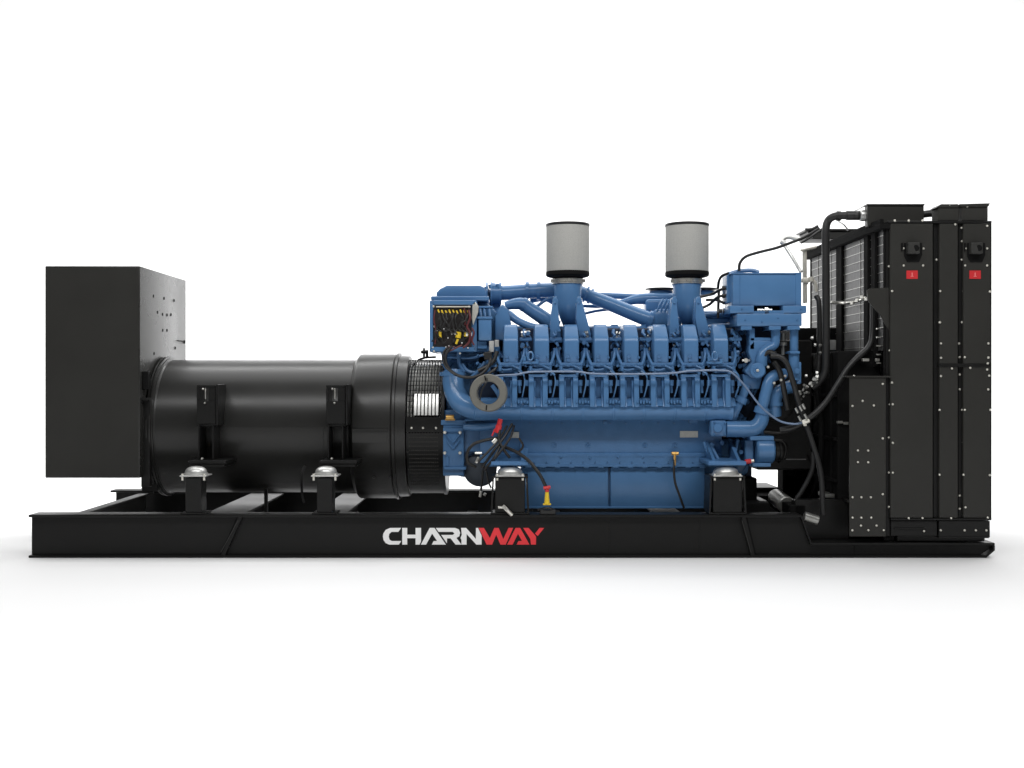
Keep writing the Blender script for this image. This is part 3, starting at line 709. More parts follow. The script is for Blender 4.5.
mb.ptube([(530, 300, 1.1), (545, 298, 1.1), (556, 303, 1.1)], 3.4, 12); mb.ptube([(535, 308, .9), (546, 300, .9), (556, 297, .9)], 1.6, 8); mb.lathe(W(524, 304.6, .75), (1, 0, -.35), [(-.012, .03), (-.012, .05), (.012, .05), (.012, .03)], 20)
build('intake_crossover', mb, BLU, eng, ang=50)
mb = MB()
mb.ptube([(578, 291, .95), (592, 297, .9), (620, 308, .85), (645, 318, .8), (662, 323, .78), (680, 325, .78)], [6.4, 6.4, 7, 7.6, 8, 8], 22)
for qx, qy, qr in ((586, 294.2, .058), (590.5, 296.2, .055)):
    mb.lathe(W(qx, qy, .92), (1, 0, -.4), [(-.008, .04), (-.008, qr), (.008, qr), (.008, .04)], 22)
mb.ptube([(660, 325, .9), (672, 318, .9), (684, 312, .9)], 3.2, 12)
p_ = W(650, 320, .79); mb.lathe(p_, (1, 0, -.38), [(-.016, .06), (-.016, .066), (.014, .066), (.014, .06)], 24)
build('charge_air_pipe', mb, BLU, eng, ang=50)
mb = MB()
mb.ptube([(583, 306, 1.0), (600, 306, 1.0), (622, 302.5, 1.0), (640, 299, 1.0), (664, 299, 1.0), (682, 300, 1.0)], [1.6, 2.0, 3.2, 5.4, 6.2, 6.2], 18)
mb.ptube([(583, 314, 1.05), (596, 311, 1.05), (612, 309, 1.05)], 1.4, 8); mb.ptube([(592, 295, 1.1), (640, 297, 1.1), (660, 298, 1.1)], 3, 12)
mb.pbox(646, 676, 299, 312, .9, 1.1, .02, 2)
for k in range(4): mb.ptube([(657+k*3.8, 312, .6), (660+k*3.8, 304, .58), (663+k*3.8, 299, .62)], 1.0, 6)
mb.pbox(655, 672, 309, 326, .7, .9, .01)
build('turbo_pipe', mb, BLU, eng, ang=50)
mb = MB()
mb.ptube([(596, 303, .6), (620, 302, .6)], .1, 4)
mb = MB()
for q in (661, 703):
    c = W(q, 289.5, 1.1); mb.mi = 0; mb.lathe(c, (0, 0, 1), [(-.045, .07), (-.04, .085), (-.012, .085), (-.012, .07)], 28); mb.mi = 1; mb.lathe(c, (0, 0, 1), [(-.006, .09), (-.002, .112), (.006, .112), (.010, .09)], 32)
build('turbo_inlet', mb, [BLC, RUB], eng)
mb = MB()
mb.pbox(702, 742, 311, 333, .84, 1.0, .008); mb.pbox(706, 742, 318, 332, .7, .95, .008); mb.ptube([(700, 316, .7), (716, 315, .7), (733, 316, .7)], 2.6, 12); mb.ptube([(704, 328, .62), (716, 326, .62), (734, 326, .62)], 2.4, 12)
build('coolant_rail', mb, BLC, eng)
mb = MB()
for a in ([(700, 297, .6), (712, 294, .6), (720, 290, .5), (728, 288, .45)], [(702, 308, .6), (710, 304, .6), (718, 297, .5), (728, 295, .45)], [(718, 288, .6), (719, 281, .55), (722, 276, .5), (729, 273, .45)], [(718, 318, .6), (718.5, 300, .6), (719, 290, .6)], [(706, 300, .6), (716, 300, .6), (724, 303, .5)]): mb.ptube(a, 1.4, 8)
for a in ((724, 288), (724, 296), (720, 311), (725, 311)): mb.cyl(W(a[0]-2, a[1], .5), W(a[0]+2, a[1], .5), .014, 8)
build('wiring_harness', mb, RUB, GEN)
# clutter between the head covers: small fittings, wires
mb = MB(); r = random.Random(11)
for i in range(7):
    px = cyl_px[i]+15.2
    for k in range(7):
        py = 329+r.uniform(0, 34); q = px+r.uniform(-3.5, 3.5); mb.cyl(W(q, py, .40), W(q+r.uniform(-1, 1), py+2, .38), r.uniform(.006, .011), 6)
build('fitting', mb, DULL, eng)
mb = MB()
mb.cyl(W(521, 333, .4), W(530, 332.5, .4), .012, 8); mb.pbox(489, 494, 341, 352, .3, .34, .002); mb.pbox(494.5, 499, 340, 347, .34, .36, .002)
for q in ((484.5, 354.5), (498, 353)): mb.bolt(q[0], q[1], .33, 1.3)
build('sensor_plug', mb, SIL, eng)
# ---- left control box
mb = MB()
mb.prism([(W(x, 0, .5).x, W(0, y, .5).z) for x, y in ((436.5, 297), (436.5, 293), (440, 289), (447, 285.6), (480, 285.6), (485, 288), (487, 297))], 'y', .48, 1.3, .006)
mb.pbox(430.8, 489, 296, 300.5, .42, 1.2, .008, 2)
mb.pbox(429.5, 477, 300.5, 352, .36, .8, .006, 2)
mb.pbox(433, 476, 300, 305, .33, .4, .006, 2)
mb.pbox(478, 501, 289, 345, .96, 1.3, .015, 2)
mb.prism([(W(x, 0, .36).x, W(0, y, .36).z) for x, y in ((477, 300), (486, 300), (498, 312), (498, 372), (477, 372))], 'y', .55, 1.2, .01)
ecu = build('intercooler_housing', mb, BLU, GEN)
mb = MB(); mb.pbox(432, 471.5, 305.5, 348.5, .325, .345, .003); build('wiring_backplate', mb, PNL, ecu)
mb = MB(); mb.pbox(430, 433, 304, 349, .31, .36, .003); mb.pbox(431, 474.5, 347, 351.5, .31, .36, .003); mb.mi = 1; mb.pbox(436, 470.5, 306.2, 307.3, .305, .33, .001)
for q in ((433.5, 306.5), (434.5, 326.5), (469, 307), (433, 347.5), (460, 353.5), (434, 351)): mb.bolt(q[0], q[1], .318, 1.2)
build('panel_rail', mb, [BLU, BOLT], ecu)
mb = MB()
for k in range(9):
    px = 438+k*3.7; mb.cyl(W(px, 309.8+(k % 3)*.5, .315), W(px+1.2, 312.6+(k % 2), .30), .0055, 8)
mb.pbox(438.5, 441.5, 331.5, 338, .30, .33, .004); mb.cyl(W(459, 332, .30), W(458, 338, .30), .018, 10); mb.cyl(W(458, 339, .3), W(456, 344, .3), .008, 8); mb.pbox(464, 471, 332, 336.5, .30, .33, .002)
build('yellow_connector', mb, YEL, ecu)
mb = MB()
mb.pbox(454.5, 457, 331, 335, .30, .33, .003); mb.pbox(466, 468, 332, 336, .296, .30, .001); mb.pbox(470, 472, 332.4, 336, .296, .30, .001)
for q in ((444, 329), (437, 331), (452, 334), (448, 338), (449, 346), (462, 343), (468, 348), (446, 347)): mb.bolt(q[0], q[1], .312, .8, .02)
build('white_connector', mb, WHT, ecu)
mb = MB(); r = random.Random(5)
for k in range(9):
    px = 438.5+k*3.7; e = px+r.uniform(-5, 5); mb.ptube([(px, 313, .30), (px+r.uniform(-2, 3), 319, .285), (e+r.uniform(-2, 2), 325, .29), (e, 331, .31)], .75, 7)
for k in range(12):
    px = 437+r.uniform(0, 30); py = 316+r.uniform(0, 12); mb.ptube([(px, py, .31), (px+r.uniform(-4, 4), py+5, .295), (px+r.uniform(-5, 5), py+11, .30), (px+r.uniform(-6, 6), py+16, .31)], .7, 6)
for k in range(8):
    px = 437+k*4; mb.ptube([(px, 328+r.uniform(-1, 1), .3), (px+4, 331+r.uniform(-1, 3), .285), (px+8, 329+r.uniform(0, 5), .30)], .65, 6)
mb.pbox(437, 443, 330, 340, .31, .33, .004); mb.pbox(452, 464, 338, 343, .305, .33, .004)
build('black_wire', mb, RUB, ecu)
mb = MB()
mb.ptube([(468.5, 310, .30), (470, 318, .29), (467, 326, .29), (470, 333, .29), (469, 342, .29), (463, 348, .29)], 1.1, 8)
mb.ptube([(472, 328, .29), (474, 333, .28), (472, 340, .28), (474, 345, .28)], .9, 8)
mb.ptube([(462, 345, .29), (454, 349, .28), (447, 353, .28), (445.5, 362, .28)], .8, 8); mb.ptube([(455, 347, .28), (448, 347.5, .28), (443.5, 354, .28)], .8, 8)
mb.ptube([(464, 308, .30), (466, 316, .295), (465, 325, .295)], .7, 6); mb.ptube([(435, 310, .31), (434, 320, .30), (436, 332, .30), (435, 344, .31)], .7, 6)
build('red_wire', mb, MAR, ecu)
mb = MB()
mb.ptube([(452, 346, .28), (446, 354, .27), (446, 363, .26), (451, 371, .25), (461, 376.5, .22), (474, 377, .2), (484, 372, .2), (490, 362, .22), (489, 352, .3)], 1.6, 10)
mb.ptube([(448, 347, .28), (443, 354, .27), (445, 366, .25), (455, 375, .22)], 1.0, 8)
mb.ptube([(487, 376, .1), (486.5, 382, .06), (482, 390, .06), (480, 400, .06)], .7, 6)
mb.pbox(484, 492, 352, 360, .24, .3, .004); mb.ptube([(478, 371, .24), (488, 366, .24), (494, 360, .26), (497, 352, .3)], 2.2, 8); mb.ptube([(488, 374, .22), (496, 368, .24), (500, 360, .3)], 1.6, 8)
build('sensor_cable', mb, RUB, ecu)
mb = MB(); mb.pbox(478.5, 491.5, 318.5, 340.5, .34, .5, .006, 2); mb.pbox(477.5, 492.5, 316.5, 319, .33, .5, .003); mb.pbox(477, 493, 306, 308, .40, .5, .003)
for q in (480, 484, 489): mb.cyl(W(q, 308, .42), W(q+1, 316.5, .40), .010, 8)
mb.pbox(477, 487, 341, 349, .38, .5, .004); mb.prism([(W(x, 0, .45).x, W(0, y, .45).z) for x, y in ((495, 340), (495, 316), (500, 306), (503, 304), (508, 309), (511, 322), (513, 340))], 'y', .45, .75, .01)
build('sensor_box', mb, BLU, ecu)
mb = MB(); mb.prism([(W(x, 0, .3).x, W(0, y, .3).z) for x, y in ((472.5, 303), (475, 301), (478.5, 306), (478, 312), (473, 325), (471.5, 318))], 'y', .33, .36, .003); build('corner_guard', mb, PLT, ecu)
# ---- right upper cooler box and support
mb = MB()
a = W(733, 305.5, .32); c = W(798, 273.5, .32)
mb.box(a.x, c.x, .32, .62, a.z, c.z, .006, 2)
mb.box(a.x-.012, c.x+.012, .31, .63, c.z-.003, c.z+.004, .002)
mb.pbox(795.5, 801.5, 272.5, 306, .315, .6, .004); mb.pbox(739.5, 740.5, 275, 305, .316, .33, 0)
mb.ptube([(729, 274, .45), (740, 271, .45), (752, 270.5, .45), (759, 272.5, .45)], 2.2, 10); mb.pbox(727, 734, 275, 303, .42, .6, .005)
cb = build('cooler_box', mb, BLU, GEN)
mb = MB()
mb.pbox(730, 754, 305.5, 313, .29, .6, .004, 2); mb.pbox(783, 806.5, 305.5, 313, .29, .6, .004, 2); mb.pbox(753, 784, 307, 312, .40, .6, .002)
mb.pbox(737, 802, 313.5, 326, .28, .55, .006, 2)
mb.pbox(753, 765, 311, 314, .30, .5, .002); mb.pbox(769, 784, 310.5, 314, .29, .5, .003)
for q in ((742, 309), (801, 309), (745, 320), (778, 318), (797, 320), (762, 322)): mb.bolt(q[0], q[1], .282 if q[1] > 312 else .29, .9)
mb.pbox(741, 752, 326, 330, .28, .5, .003); mb.pbox(769, 781, 326, 330, .27, .5, .003); mb.pbox(787.5, 800, 326, 330, .27, .5, .003)
build('box_bracket', mb, BLU, cb)
mb = MB(); mb.cyl(W(757, 310, .36), W(772, 310, .36), .014, 10); mb.cyl(W(764, 310, .35), W(768, 310, .35), .02, 8); build('bright_fitting', mb, STL, cb)
mb = MB(); mb.pbox(753.5, 783, 305.8, 312.8, .39, .395, 0); build('bracket_recess', mb, DRK, cb)
# ---- coolant pump and right-hand pipes
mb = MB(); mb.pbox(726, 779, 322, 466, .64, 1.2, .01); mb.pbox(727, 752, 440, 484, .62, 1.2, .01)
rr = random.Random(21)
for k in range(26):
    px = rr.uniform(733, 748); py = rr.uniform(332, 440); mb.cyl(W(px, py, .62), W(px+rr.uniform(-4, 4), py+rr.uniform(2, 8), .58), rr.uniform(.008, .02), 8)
build('dark_filler_block', mb, BLU_SHADE, eng)  # dark block added to fill the gap behind the pipes, shade in its colour
mb = MB(); mb.pbox(744, 757, 478, 514, .5, 1.3, .006); mb.pbox(744, 770, 503, 516, .30, .55, .006); mb.pbox(757, 806, 496, 514, .95, 1.55, .006); mb.pbox(790, 806, 505, 520, .2, .5, .004); mb.pbox(783, 806, 462, 500, 1.0, 1.15, .006)
build('rear_plinth', mb, MATTE, GEN)
mb = MB()
mb.ptube([(775.5, 326, .34), (775.5, 338, .34), (774, 345, .34), (767, 349, .33), (762, 355, .32), (761, 366, .32)], [4.6, 4.6, 4.6, 5, 5.4, 6.4], 20)
mb.pbox(749.5, 755, 328, 350, .33, .45, .006, 2); mb.pbox(750, 771, 337.5, 341, .33, .45, .004)
mb.prism([(W(x, 0, .34).x, W(0, y, .34).z) for x, y in ((749, 345), (754, 340), (772, 341), (768, 350), (765, 360), (766, 374), (760, 379), (751, 378), (744, 371), (752, 362), (748, 352))], 'y', .33, .46, .008)
mb.cyl(W(757.5, 370.5, .34), W(757.5, 370.5, .26), .05, 20)
mb.prism([(W(x, 0, .34).x, W(0, y, .34).z) for x, y in ((743, 374), (763, 378), (760, 389), (745, 389))], 'y', .36, .5, .006)
mb.ptube([(747, 385, .36), (742, 398, .36), (735, 412, .36), (731, 424, .38)], [4.5, 4.2, 4.6, 4.8], 16); mb.lathe(W(741, 400, .36), (-.45, 0, -1), [(-.02, .03), (-.02, .042), (.02, .042), (.02, .03)], 20)
for q in ((760, 371),): mb.torus(W(757.5, 370.5, .262), (0, 1, 0), .02, .005, 20, 6)
pump = build('coolant_pump', mb, BLU, GEN, ang=40)
mb = MB(); mb.cyl(W(742, 360.5, .40), W(750, 360.5, .40), .008, 8); mb.cyl(W(746, 360.5, .38), W(746, 360.5, .36), .016, 8); mb.bolt(757.5, 370.5, .258, 1.6)
for q in ((768, 367), (773, 356), (776, 357), (781, 380), (774, 383), (785, 376), (786, 362), (790, 381)): mb.bolt(q[0], q[1], .27, 1.5, .012)
build('pump_fitting', mb, BOLT, pump)
mb = MB()
mb.ptube([(794, 326, .34), (794, 345, .34), (794, 356, .34)], 4.2, 18); mb.ptube([(794, 352, .34), (794, 366, .34), (795, 380, .34)], 5.2, 18); mb.pbox(790, 800, 351, 354, .29, .42, .004); mb.pbox(797, 801.5, 362, 384, .32, .4, .006, 2); mb.cyl(W(797, 371, .3), W(797, 371, .28), .02, 10)
build('coolant_riser', mb, BLU, pump, ang=40)
mb = MB()
mb.ptube([(784, 374, .36), (776, 375, .33), (769.5, 380, .31), (766, 392, .30), (763, 404, .30), (760, 414, .30)], 5.6, 22)
mb.ptube([(792, 386, .40), (784, 389, .37), (777, 394, .36), (774.5, 403, .36), (775, 416, .37)], 6.6, 22); mb.lathe(W(775, 404, .36), (0, 0, 1), [(-.012, .04), (-.012, .05), (.012, .05), (.012, .04)], 20)
mb.ptube([(726, 429, .30), (744, 429, .30), (754, 428, .30), (761, 421, .30), (763, 408, .30)], [8.2, 8.2, 8, 7.4, 6], 24)
mb.cyl(W(712, 428, .32), W(727, 428.5, .32), .048, 20); mb.pbox(711, 727, 420.5, 436.5, .26, .38, .014, 2); mb.cyl(W(718, 428, .26), W(718, 428, .235), .03, 12)
p0 = W(762, 411, .3); mb.lathe(p0, (-.3, 0, -1), [(-.02, .04), (-.02, .052), (.02, .052), (.02, .04)], 22)
for q in ((714, 422), (725, 423), (714, 434), (725, 434)): mb.bolt(q[0], q[1], .258, 1.2)
build('coolant_pipe', mb, BLU, pump, ang=45)
mb = MB()
mb.pbox(750, 774, 436, 440.5, .27, .5, .004); mb.cyl(W(755, 450, .34), W(773, 450, .34), 13.5/s_at(.34), 28); mb.pbox(752, 771, 463, 467, .28, .5, .004); mb.pbox(745, 754, 440, 462, .34, .5, .008)
mb.prism([(W(x, 0, .4).x, W(0, y, .4).z) for x, y in ((706, 440), (745, 440), (757, 460), (754, 475), (745, 484), (706, 484))], 'y', .6, 1.0, .01)
mb.ptube([(704, 442, .36), (710, 458, .34), (716, 463, .34)], 1.6, 8); mb.ptube([(738, 440, .36), (734, 456, .34), (728, 461, .34)], 1.5, 8)
build('charging_alternator', mb, BLU, pump, ang=40)
mb = MB(); mb.cyl(W(773, 451, .34), W(782, 451, .34), .07, 24); mb.cyl(W(778, 451, .34), W(780, 451, .34), .08, 24); mb.ptube([(772, 440, .3), (782, 441, .3), (786, 448, .3), (784, 458, .3)], 1.8, 10)
mb.lathe(W(778, 403, .46), (0, 1, 0), [(0, .10), (.01, .12), (.3, .12)], 30); mb.pbox(757, 812, 340, 470, .62, .9, .01); mb.pbox(757, 779, 330, 345, .66, .9, .01); mb.ptube([(764, 432, .28), (780, 433, .28), (795, 429, .25), (808, 421, .25)], 1.8, 10)
build('drive_pulley', mb, BLK, pump, ang=40)
mb = MB(); mb.cyl(W(745, 462, .26), W(751, 461, .26), .016, 10); mb.mi = 1; mb.cyl(W(751, 461, .26), W(754, 460.5, .26), .010, 8); build('red_plug', mb, [RED, BOLT], pump)
mb = MB()
mb.ptube([(771, 356, .24), (780, 357, .22), (787, 364, .21), (793, 382, .20), (799, 403, .20), (806, 424, .18), (814, 448, .15), (821, 475, .12), (823, 515, .10)], 2.7, 12)
mb.ptube([(774, 362, .30), (780, 372, .28), (784, 390, .28), (788, 410, .28)], 2.8, 12); mb.ptube([(762, 358, .3), (768, 352, .3), (776, 354, .28)], 2.4, 10)
build('coolant_hose', mb, RUB, GEN)
mb = MB()
mb.ptube([(873, 300, .25), (872.5, 335, .22), (868, 348, .2), (858, 357, .18), (848, 368, .16), (838, 384, .15), (826, 402, .15), (812, 416, .15), (794, 427, .18), (780, 430, .2)], 3.0, 12)
build('coolant_hose', mb, RUB, GEN)
mb = MB()
for q in ((797, 410), (801, 408), (804, 406), (800, 418), (806, 416)): mb.cyl(W(q[0]-1.6, q[1]-2, .13), W(q[0]+1.0, q[1]+3, .13), .009, 8)
r = random.Random(9)
for k in range(22):
    t = k/22; px = 800+t*20+r.uniform(-3, 3); py = 397-t*22+r.uniform(-4, 4); mb.cyl(W(px, py, .3), W(px+r.uniform(-3, 3), py+r.uniform(-3, 3), .27), r.uniform(.006, .012), 6)
for q in ((812, 338), (815, 345), (820, 345.5), (820, 353), (806, 376), (843, 405), (838, 396)): mb.cyl(W(q[0]-1.2, q[1], .4), W(q[0]+1.2, q[1], .4), .011, 8)
build('hose_clamp', mb, DULL, GEN)
mb = MB(); mb.cyl(W(783, 333, .4), W(783, 341, .4), .018, 10); mb.cyl(W(783, 342, .4), W(783, 346, .4), .028, 10); mb.cyl(W(783, 346, .4), W(783, 355, .4), .012, 10); build('sight_fitting', mb, DULL, GEN)
# upper right: vent hoses and rails
mb = MB()
mb.ptube([(739, 271, .4), (740, 263, .4), (746, 256.5, .4), (760, 252, .42), (776, 248, .45), (790, 243, .45), (806, 236.5, .5), (819, 228.5, .55)], 1.5, 10)
mb.ptube([(801, 243, .5), (812, 236, .5), (822, 229, .5)], 1.2, 8); mb.ptube([(805, 229.5, .5), (812, 229, .5), (818, 226, .5)], 1.4, 8)
build('vent_hose', mb, RUB, GEN)
mb = MB()
mb.ptube([(782, 244, .7), (783, 239.5, .7), (788, 237, .7), (795, 238.5, .7), (803, 239, .7), (812, 236, .7)], 2.1, 12)
mb.ptube([(783, 243, .7), (792, 257, .66), (801, 272, .6)], 1.9, 12, 6)
mb.cyl(W(780.5, 241, .69), W(785, 243.5, .69), .02, 10)
build('return_pipe', mb, SIL, GEN)
mb = MB()
mb.ptube([(804.5, 250, .8), (804.7, 278, .8), (805, 303, .8)], 2.3, 12); mb.ptube([(800, 281, .6), (806, 279.5, .6), (811, 279.5, .6), (815, 284, .6), (816, 292, .6)], 2.0, 10); mb.cyl(W(803, 281, .59), W(808, 281, .59), .024, 12); mb.cyl(W(811, 277, .59), W(811, 282, .59), .018, 12)
mb.cyl(W(801, 250.5, .75), W(816, 247, .85), .009, 8)
build('vent_pipe', mb, CRM, GEN)
# ---- radiator
RX0 = W(888, 0, 0).x; RX1 = W(991, 0, 0).x; ZTOP = W(0, 221.5, 0).z; YB = 1.87
mb = MB()
zb = W(0, 518, 0).z
mb.box(RX0+.07, RX1-.02, .045, YB-.02, ZL+.004, ZTOP-.012, .004)           # body
mb.box(RX0-.004, RX1+.004, -.004, YB, ZTOP-.010, ZTOP+.004, .003)          # top frame
rad = build('radiator', mb, BLK, GEN)
def rbuild(name, mb, m, label=None): return build(name, mb, m, rad, label)
mb = MB(); mb.pbox(890.5, 933, 223.5, 518, -.002, .04, .003); rbuild('side_panel', mb, SHEET)
for pa, pb in ((939.5, 958), (963.5, 990.5)):
    for ya, yb in ((223.5, 364), (366.5, 518)):
        mb = MB(); mb.pbox(pa, pb, ya, yb, 0, .04, .003); rbuild('side_panel', mb, SHEET)
mb = MB()
mb.pbox(886, 890, 222, 536, .022, .06, .001); mb.pbox(933.5, 939, 222, 520, .025, .06, .001); mb.pbox(958.5, 963, 222, 520, .025, .06, .001)
mb.pbox(939, 991, 363.5, 367, -.006, .04, .002); mb.pbox(990, 991.6, 222, 520, .0, .04, .001)
mb.pbox(891, 991.5, 518.5, 520.5, -.008, .05, .002); mb.pbox(891, 937, 521, 536, .006, .05, .002); mb.pbox(939, 990, 521, 537.5, -.004, .05, .002)
mb.pbox(939, 989, 537, 538.2, -.012, .05, .001); mb.pbox(895, 925, 528, 529, -.002, .01, .0)
rbuild('frame_member', mb, BLK)
mb = MB(); mb.pbox(849.5, 886, 377.5, 536.5, -.010, .002, .002); mb.pbox(847, 891, 375.8, 377.5, -.02, .08, .002); rbuild('lower_side_panel', mb, SHEET)
mb = MB(); mb.prism([(W(x, 0, .02).x, W(0, y, .02).z) for x, y in ((867, 290.5), (870, 288.5), (890, 287.5), (890, 331), (886, 326), (881, 316), (868, 301))], 'y', .02, .028, 0); rbuild('gusset_plate', mb, SHEET)
# lifting lug blocks
for px in (911.5, 974.5):
    e = px-911.5; mb = MB()
    mb.mi = 1; mb.prism([(W(x+e, 0, -.003).x, W(0, y, -.003).z) for x, y in ((904, 243), (922, 243), (922, 255), (919, 262), (907, 262), (904, 256))], 'y', -.006, -.0025, 0)
    mb.pbox(901.5+e, 903+e, 243, 251, -.010, -.002, 0); mb.mi = 0
    mb.pbox(908.5+e, 920+e, 242.5, 253.5, -.05, -.004, .003); mb.mi = 1; mb.cyl(W(916+e, 248, -.0485), W(916+e, 248, -.053), 3.0/160, 16)
    rbuild('lifting_lug', mb, [LUG, DRK])
    mb = MB(); mb.mi = 0; mb.pbox(906.5+e, 917.8+e, 270.5, 278.8, -.0045, -.002, 0); mb.mi = 1; mb.pbox(911.8+e, 912.6+e, 272.6, 276.4, -.006, -.0046, 0); mb.pbox(910.8+e, 913.6+e, 276.0, 276.6, -.006, -.0046, 0)
    rbuild('warning_label', mb, [RED, mat('pale_red_print', (.80, .25, .25), .5)])
# top tanks
mb = MB(); mb.pbox(867.5, 924, 205, 226, .20, .26, .004); mb.pbox(866.8, 924.8, 203.8, 205.4, .19, .27, .002); rbuild('header_tank', mb, SHEET)
mb = MB(); mb.pbox(938.5, 959, 207, 221, .02, .14, .004); mb.prism([(W(x, 0, 0).x, W(0, y, 0).z) for x, y in ((937.5, 207), (942, 203.8), (959, 203.8), (959, 207))], 'y', .012, .15, .0); rbuild('header_tank', mb, SHEET)
mb = MB(); mb.pbox(962, 988, 206, 221, .02, .14, .004); mb.prism([(W(x, 0, 0).x, W(0, y, 0).z) for x, y in ((960.5, 203.8), (990.5, 203.0), (989, 206.2), (961, 206.2))], 'y', .008, .15, .0); rbuild('header_tank', mb, SHEET)
mb = MB(); mb.box(2.27, 2.62, 1.52, 1.80, 2.175, 2.235, .004); mb.box(2.25, 2.63, 1.50, 1.82, 2.236, 2.25, .002); rbuild('header_tank', mb, LUG)
mb = MB(); mb.ptube([(922, 214.5, .3), (931, 213.5, .3), (940, 214, .3)], 3.6, 16); rbuild('link_pipe', mb, RUB)
# core on the engine side
mb = MB(); mb.box(RX0-.004, RX0+.03, .03, YB-.03, 1.30, ZTOP-.03, 0); rbuild('radiator_core', mb, COR)
mb = MB()
k = 0; z = 1.33
while z < ZTOP-.05:
    mb.box(RX0-.009, RX0-.0045, .06, YB-.05, z-.0016, z+.0016, 0); z += .058
for i in range(5):
    y = .2+i*.36; mb.box(RX0-.008, RX0-.0045, y-.0015, y+.0015, 1.31, ZTOP-.05, 0)
rbuild('core_guard', mb, DULL)
mb = MB()
def yfor(px, X): return X*F/(px-CX)-D0
for pa, pb in ((839.5, 845), (867.5, 871.5), (875, 879)):
    y0 = yfor(pb, RX0-.0); y1 = yfor(pa, RX0-.0); mb.box(RX0-.026, RX0-.0035, y0, y1, 1.2, ZTOP-.012, .002)
mb.box(RX0-.014, RX0+.05, .032, .055, ZL+.01, ZTOP-.012, .002); mb.box(RX0-.01, RX0+.03, YB-.03, YB, ZL, ZTOP, .003)
mb.box(RX0-.05, RX0+.06, -.0, YB+.05, ZTOP-.045, ZTOP-.012, .003); mb.box(RX0-.045, RX0-.02, .02, YB+.05, ZTOP-.012, ZTOP+.02, .003)
rbuild('core_post', mb, MATTE)
mb = MB(); mb.ptube([(874, 228, .28), (873.5, 260, .28), (873.3, 300, .27)], 1.1, 8)
for py in (237.5, 250.5, 297): mb.cyl(W(871.5, py, .26), W(875.6, py, .26), .008, 8)
rbuild('drain_tube', mb, SIL)
mb = MB()
for k in range(5): mb.pbox(877, 881, 328+k*8.6, 329.2+k*8.6, .1, .12, 0)
mb.pbox(863, 869.5, 358.5, 361.5, .15, .2, .003); mb.pbox(876, 880, 358.5, 361.5, .12, .15, .003); mb.ptube([(831, 302, .5), (845, 303, .5), (858, 301, .4), (866, 297.5, .35)], 1.3, 8)
for q in ((852, 303), (857, 300.5), (862, 297), (866, 299)): mb.cyl(W(q[0]-1.5, q[1], .35), W(q[0]+1.5, q[1], .34), .014, 8)
rbuild('clip', mb, STL)
mb = MB(); mb.pbox(829, 849, 301, 303.5, .8, .9, .002); mb.pbox(829.5, 836, 340, 350, .85, .9, .002); rbuild('bracket_plate', mb, SIL)
# fan shroud
mb = MB(); mb.box(2.10, RX0+.02, 1.15, 1.80, ZL+.006, 1.49, .008); mb.box(2.13, RX0+.02, .22, 1.148, ZL+.006, 1.30, .008); 
for y in (.35, .6, .85): mb.box(2.118, 2.131, y, y+.03, .2, 1.28, .002)
for z in (.45, .72, 1.0): mb.box(2.112, 2.131, .24, 1.13, z, z+.022, .002)
mb.torus((2.11, 1.0, .72), (1, 0, 0), .46, .02, 48, 8)
rbuild('fan_shroud', mb, MATTE)
mb = MB(); mb.cyl((1.98, 1.0, .72), (2.12, 1.0, .72), .09, 24)
for k in range(7):
    a = 2*math.pi*k/7; d = Vector((0, math.cos(a), math.sin(a))); e = Vector((0, -math.sin(a), math.cos(a)))
    c0 = Vector((2.03, 1.0, .72)); mb.add([c0+d*.08-e*.03, c0+d*.42-e*.07, c0+d*.42+e*.07+Vector((.06, 0, 0)), c0+d*.08+e*.03+Vector((.03, 0, 0))], [(0, 1, 2, 3)])
    mb.add([Vector(v)+Vector((.006, 0, 0)) for v in (c0+d*.08-e*.03, c0+d*.42-e*.07, c0+d*.42+e*.07+Vector((.06, 0, 0)), c0+d*.08+e*.03+Vector((.03, 0, 0)))], [(3, 2, 1, 0)])
rbuild('fan', mb, MATTE)
mb = MB()
mb.pbox(838, 843, 421, 423.5, .2, .24, .001); mb.pbox(844, 848.5, 422, 424.5, .2, .24, .001); mb.bolt(854, 376, -.01, 1.2, .01)
rbuild('shroud_clip', mb, STL)
# big black riser pipe
mb = MB()
mb.ptube([(812, 388, .34), (819, 382, .33), (825, 372, .32), (826, 355, .32), (826, 300, .32), (825.6, 250, .32), (825.8, 230, .32), (828, 221, .32), (834, 216.5, .30), (845, 215.5, .28), (858, 215.5, .26)], 3.9, 18, 8)
mb.lathe(W(838.5, 216, .29), (1, 0, 0), [(-.012, .02), (-.012, .032), (.012, .032), (.012, .02)], 18)
mb.cyl(W(846, 215.5, .27), W(859.5, 215.5, .27), .030, 18)
mb.ptube([(816, 296, .5), (819, 305, .48), (819.5, 350, .46), (818, 378, .44)], 2.6, 12)
build('riser_pipe', mb, RUB, GEN, ang=50)
mb = MB(); mb.cyl(W(859.5, 215.5, .27), W(865.2, 215.5, .27), .038, 20); mb.ptube([(850, 213, .3), (858, 209.5, .3), (864, 206, .3)], .7, 6); mb.ptube([(838, 221, .4), (844, 225, .4), (848, 230, .45)], .8, 6); build('tank_spigot', mb, SIL, GEN)
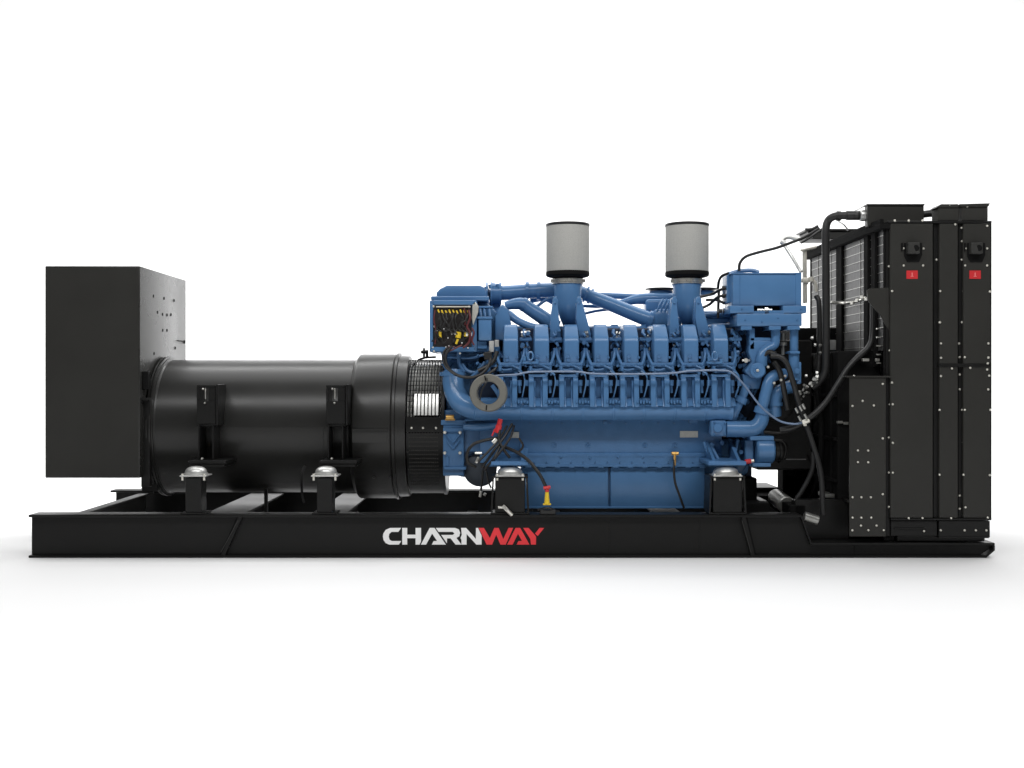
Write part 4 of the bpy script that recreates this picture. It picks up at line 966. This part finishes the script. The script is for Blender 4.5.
# panel bolts (one mesh, many copies)
B = [(x/4.876, y/4.876+190) for x, y in ((433,183),(462,150),(530,150),(597,150),(433,372),(449,493),(505,285),(505,368),(600,368),(602,285),(665,340),(683,493),(683,645),(787,185),(790,250),(788,340),(795,493),(790,645),(807,285),(912,285),(805,368),(912,368),(925,495),(862,76),(815,80),(728,76),(912,175),(757,168))]
B += [(x/4.876, y/4.876+310) for x, y in ((680,60),(790,60),(687,163),(775,163),(918,163),(437,197),(687,233),(778,230),(803,230),(918,232),(915,260),(912,290),(830,282),(740,285),(778,315),(687,322),(922,320),(778,387),(917,387),(403,360),(448,354),(305,443),(256,468),(360,465),(437,460),(452,460),(680,487),(790,487),(803,487),(928,487),(795,645),(403,626),(433,622),(452,648))]
B += [(x/4.876, y/4.876+430) for x, y in ((282,100),(332,100),(282,157),(332,157),(433,208),(452,208),(680,218),(797,218),(925,220),(256,328),(299,328),(345,328),(403,313),(778,320),(778,384),(806,377),(433,375),(256,427),(299,427),(347,427),(297,466),(373,466),(255,489),(333,489),(408,489),(604,493),(530,430),(597,430),(737,430),(915,427),(686,489),(777,489),(802,489),(857,489),(908,489))]
bmesh0 = None
big = {(282,100),(332,100)}
for i, (dx, py) in enumerate(B[:98]):
    px = 800+dx
    Y = -.0105 if px < 887 and py > 378 else (-.0065 if px > 938 and py > 520 else (.02 if py < 221 and px > 925 else (.0215 if (px < 890 and py < 378) else -.0025)))
    if 886 <= px < 890.3: Y = .0215
    if 933.5 < px < 939.3 or 958.3 < px < 963.4: Y = .0245
    if 360 < py < 367.5 and px > 938: Y = -.0065
    if bmesh0 is None:
        mb = MB(); p = W(px, py, Y); mb.lathe(p, (0, -1, 0), [(0, .0072), (.003, .0072), (.006, .0055), (.008, .0028)], 10); bmesh0 = build('bolt', mb, BOLT, rad); p00 = p
    else:
        q = W(px, py, Y); dup(bmesh0, q-p00)
# lower right stuff on the skid
mb = MB(); mb.cyl(W(776, 497, .72), W(787, 505.5, .42), .058, 24); build('tank_roller', mb, DULL, GEN).name = 'drain_reservoir'
mb = MB(); mb.pbox(750, 779, 487.5, 491, 1.2, 1.6, .003); mb.prism([(W(x, 0, .5).x, W(0, y, .5).z) for x, y in ((757, 501), (762, 500), (776, 512), (768, 512))], 'y', .45, .55, .003); mb.pbox(760, 768, 501, 505, .4, .7, .004)
mb.prism([(W(x, 0, 1.0).x, W(0, y, 1.0).z) for x, y in ((785, 474), (803, 479), (803, 492), (795, 496), (785, 487))], 'y', 1.0, 1.05, .003)
build('skid_bracket', mb, FRM, GEN)
mb = MB(); mb.ptube([(813, 452, .3), (812, 470, .3), (803, 489, .3), (791, 507, .3)], 2.5, 12); mb.ptube([(786, 459.5, .3), (806, 459.5, .3)], .7, 6); build('drain_hose', mb, RUB, GEN)
mb = MB(); mb.cyl(W(804, 516, .04), W(818, 520.5, .04), .030, 20); mb.pbox(826, 849, 494, 498, .3, .5, .003); build('cross_tube', mb, DULL, GEN)
mb = MB(); mb.pbox(795, 849, 500, 543, .2, .3, .004); mb.tube([W(827, 490, .6), W(850, 502, .1)], .012, 8); build('radiator_foot', mb, BLK, GEN)
